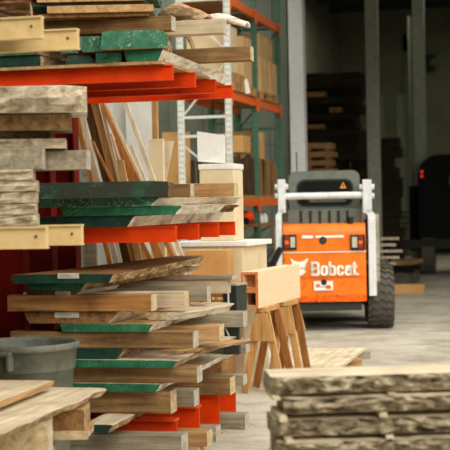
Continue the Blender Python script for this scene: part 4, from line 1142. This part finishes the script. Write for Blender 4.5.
# pale crate of boards on blocks in front of the tall pile
root = empty('lumber_crate', (xat(320, 25, 160), 25.2, 0), 0, 'pale tan crate of short boards before the tall dim pile', 'crate')
x0, x1 = xat(306, 25, 160) - root.location.x, xat(334, 25, 160) - root.location.x
zt_ = zat(320, 140, 25)
bm = bmesh.new(); box(bm, x0, x1, -.25, .25, 0, zt_ - .66); link('base', bm, 'darkwood', root)
for k in range(4):
    z = zt_ - .62 + k * .155
    bm = bmesh.new(); box(bm, x0, x1 - .04 * (k % 2), -.28, .25, z, z + .1, .01); link('board', bm, 'oldwood', root)
    bm = bmesh.new(); box(bm, x0 + .02, x0 + .1, -.25, .2, z - .04 if k else z - .05, z); box(bm, x1 - .16, x1 - .08, -.25, .2, z - .04 if k else z - .05, z); link('block', bm, 'oldwood', root)
# low plank platforms beyond the wheel
q = floor_at(405, 294)
thing_box(q.x - .35, q.x + .32, q.y, q.y + .25, 0, .16, 'hdf', 'wood_block', 'amber wood block on the dark floor beyond the wheel', 'block')
q = floor_at(385, 290)
root = empty('flat_trolley', (q.x - .1, q.y + .9, 0), R(-8), 'low dark trolley with a brown plank deck beyond the wheel', 'trolley')
bm = bmesh.new(); box(bm, -.3, .6, -.5, .5, .42, .5, .01); link('deck', bm, 'brownX', root)
bm = bmesh.new(); box(bm, -.28, .55, -.45, .45, .3, .418); link('frame', bm, 'machine', root)
for x in (-.15, .4):
    for y in (-.35, .35):
        bm = bmesh.new(); cyl(bm, (x, y - .05, .15), (x, y + .05, .15), .15, 18); link('wheel', bm, 'rubber', root)
for k in range(5):
    a = at(372 + (k % 2) * 2, 262 - 6.5 * k, 20.5)
q = floor_at(383, 282)
root = empty('plank_rack', (xat(383, 21.2, 250), 21.2, 0), 0, 'little rack of thin pale planks right of the loader tower', 'rack')
for x in (-.1, .1):
    bm = bmesh.new(); box(bm, x - .02, x + .02, -.02, .02, 0, 1.1); link('post', bm, 'machine', root)
for k in range(5):
    bm = bmesh.new(); box(bm, -.22 + .03 * (k % 2), .2 + .05 * (k % 3), -.06, -.021, .62 + .095 * k, .66 + .095 * k); link('plank', bm, 'grey', root)

# dark machine in the depth of the hall
q = floor_at(440, 262)
mx = xat(447, 30, 220)
vh = empty('forklift', (mx + .15, 30, 0), R(4), 'dark rounded vehicle with two red lamps deep in the hall', 'vehicle')
bm = bmesh.new(); prism(bm, rrect(-.75, .9, .45, 2.55, .45, 8), 0, 1.8); link('body', bm, 'machine', vh)
bm = bmesh.new(); prism(bm, rrect(-.95, -.76, .5, 1.9, .04, 4), .3, 1.5); link('side_tank', bm, 'machine', vh)
bm = bmesh.new(); box(bm, -1.1, .95, -.12, -.01, .55, .75, .02); link('bumper', bm, 'dark', vh)
bm = bmesh.new()
for k in range(12):
    a0, a1 = R(90 + 8 * k), R(98 + 8 * k); bar(bm, (.35 + .42 * math.cos(a0), -.04, 1.95 + .42 * math.sin(a0)), (.35 + .42 * math.cos(a1), -.04, 1.95 + .42 * math.sin(a1)), .05, .05, (0, 1, 0))
link('fender_hoop', bm, 'cab', vh)
for x in (-.55, .75):
    for y in (.3, 1.4):
        bm = bmesh.new(); cyl(bm, (x - .13, y, .45), (x + .13, y, .45), .45, 26); w_ = link('wheel', bm, 'rubber', vh)
        bm = bmesh.new(); cyl(bm, (x - .135, y, .45), (x + .135, y, .45), .2, 18); link('rim', bm, 'cabdark', w_)
for v_ in (171.5, 176):
    a = at(428, v_, 29.95); l_ = a - vh.location
    bm = bmesh.new(); cyl(bm, (-.66, -.02, a.z), (-.66, .01, a.z), .035, 14); link('red_lamp', bm, 'lamp', vh)
for k in range(4):
    bm = bmesh.new(); box(bm, -1.5, -.95, .0 + .02 * k, .08 + .02 * k, .95 + .12 * k, 1.0 + .12 * k); link('fork', bm, 'cabdark', vh)
# doorway, pipe and lamp on the back wall
a, b = xat(424, YB), xat(462, YB)
bm = bmesh.new()
zl = zat(440, 50, YB)
box(bm, a - .5, a, YB - .06, YB, 0, zl + .5); box(bm, a - .5, b, YB - .06, YB, zl, zl + .5)
struct('door_1', bm, 'wallin')
for u0, u1 in ((374, 386), (398, 408)):
    bm = bmesh.new(); box(bm, xat(u0, YB), xat(u1, YB), YB - .04, YB, 1.2, 4.6); struct('trim_4' if u0 < 390 else 'trim_5', bm, 'walltrim')
root = empty('wall_lamp', (xat(430, YB - .3, 65), YB - .12, zat(430, 70, YB - .2)), 0, 'dark wall lamp housing beside the far doorway', 'lamp')
bm = bmesh.new(); box(bm, -.14, .14, -.3, 0.05, 0, .42, .04); link('housing', bm, 'dark', root)
bm = bmesh.new(); cyl(bm, (.12, -.31, .2), (.12, -.29, .2), .1, 16); link('lens', bm, 'metal', root)
bm = bmesh.new(); cyl(bm, (0, 0, 0), (0, 0, 5.9), .06, 14)
tag(link('drain_pipe', bm, 'walltrim', None, (xat(413.5, 33), 33, 0)), 'thin pale vertical pipe by the farthest grey post', 'pipe', kind='thing')
# ------------------------------------------------------------------ daylight
w = bpy.data.worlds.new('overcast'); SC.world = w; w.use_nodes = True
nt = w.node_tree; bg = nt.nodes['Background']
tc = nt.nodes.new('ShaderNodeTexCoord'); sp = nt.nodes.new('ShaderNodeSeparateXYZ'); rp = nt.nodes.new('ShaderNodeValToRGB')
nt.links.new(tc.outputs['Generated'], sp.inputs[0]); nt.links.new(sp.outputs['Z'], rp.inputs['Fac'])
rp.color_ramp.elements[0].color = (.10, .10, .09, 1); rp.color_ramp.elements[1].color = (1.0, .97, .90, 1)
rp.color_ramp.elements[0].position = .05; e_ = rp.color_ramp.elements.new(.45); e_.color = (.62, .60, .55, 1)
nt.links.new(rp.outputs[0], bg.inputs['Color']); bg.inputs['Strength'].default_value = 1.8
sl_ = bpy.data.lights.new('sun', 'SUN'); sl_.energy = 1.7; sl_.angle = R(50); sl_.color = (1.0, .95, .86)
so = bpy.data.objects.new('sun', sl_); COL.objects.link(so)
so.rotation_euler = (Vector((-.5, .65, -.48))).to_track_quat('-Z', 'Y').to_euler()
so.location = (5, -5, 12)

def lamp(x, y, z, sx, sy, p, c=(1.0, .98, .82)):  # unseen fill lights, added to brighten the hall
    l = bpy.data.lights.new('hall_fill_light', 'AREA'); l.shape = 'RECTANGLE'; l.size = sx; l.size_y = sy; l.energy = p; l.color = c
    o = bpy.data.objects.new('hall_fill_light', l); COL.objects.link(o); o.location = (x, y, z)
lamp(-4.6, 28.0, 6.5, .4, 2.4, 20); lamp(-2.0, 35, 6.5, .4, 2.4, 40); lamp(-4.4, 33, 6.5, .4, 2.4, 30); lamp(2.5, 36, 6.5, .4, 2.4, 52)

vs = SC.view_settings
SC.display_settings.display_device = 'sRGB'
vs.view_transform = 'Standard'; vs.look = 'None'; vs.gamma = 1; vs.use_curve_mapping = False
vs.exposure = 0.5
SC.cycles.max_bounces = 8
SC.cycles.use_denoising = True
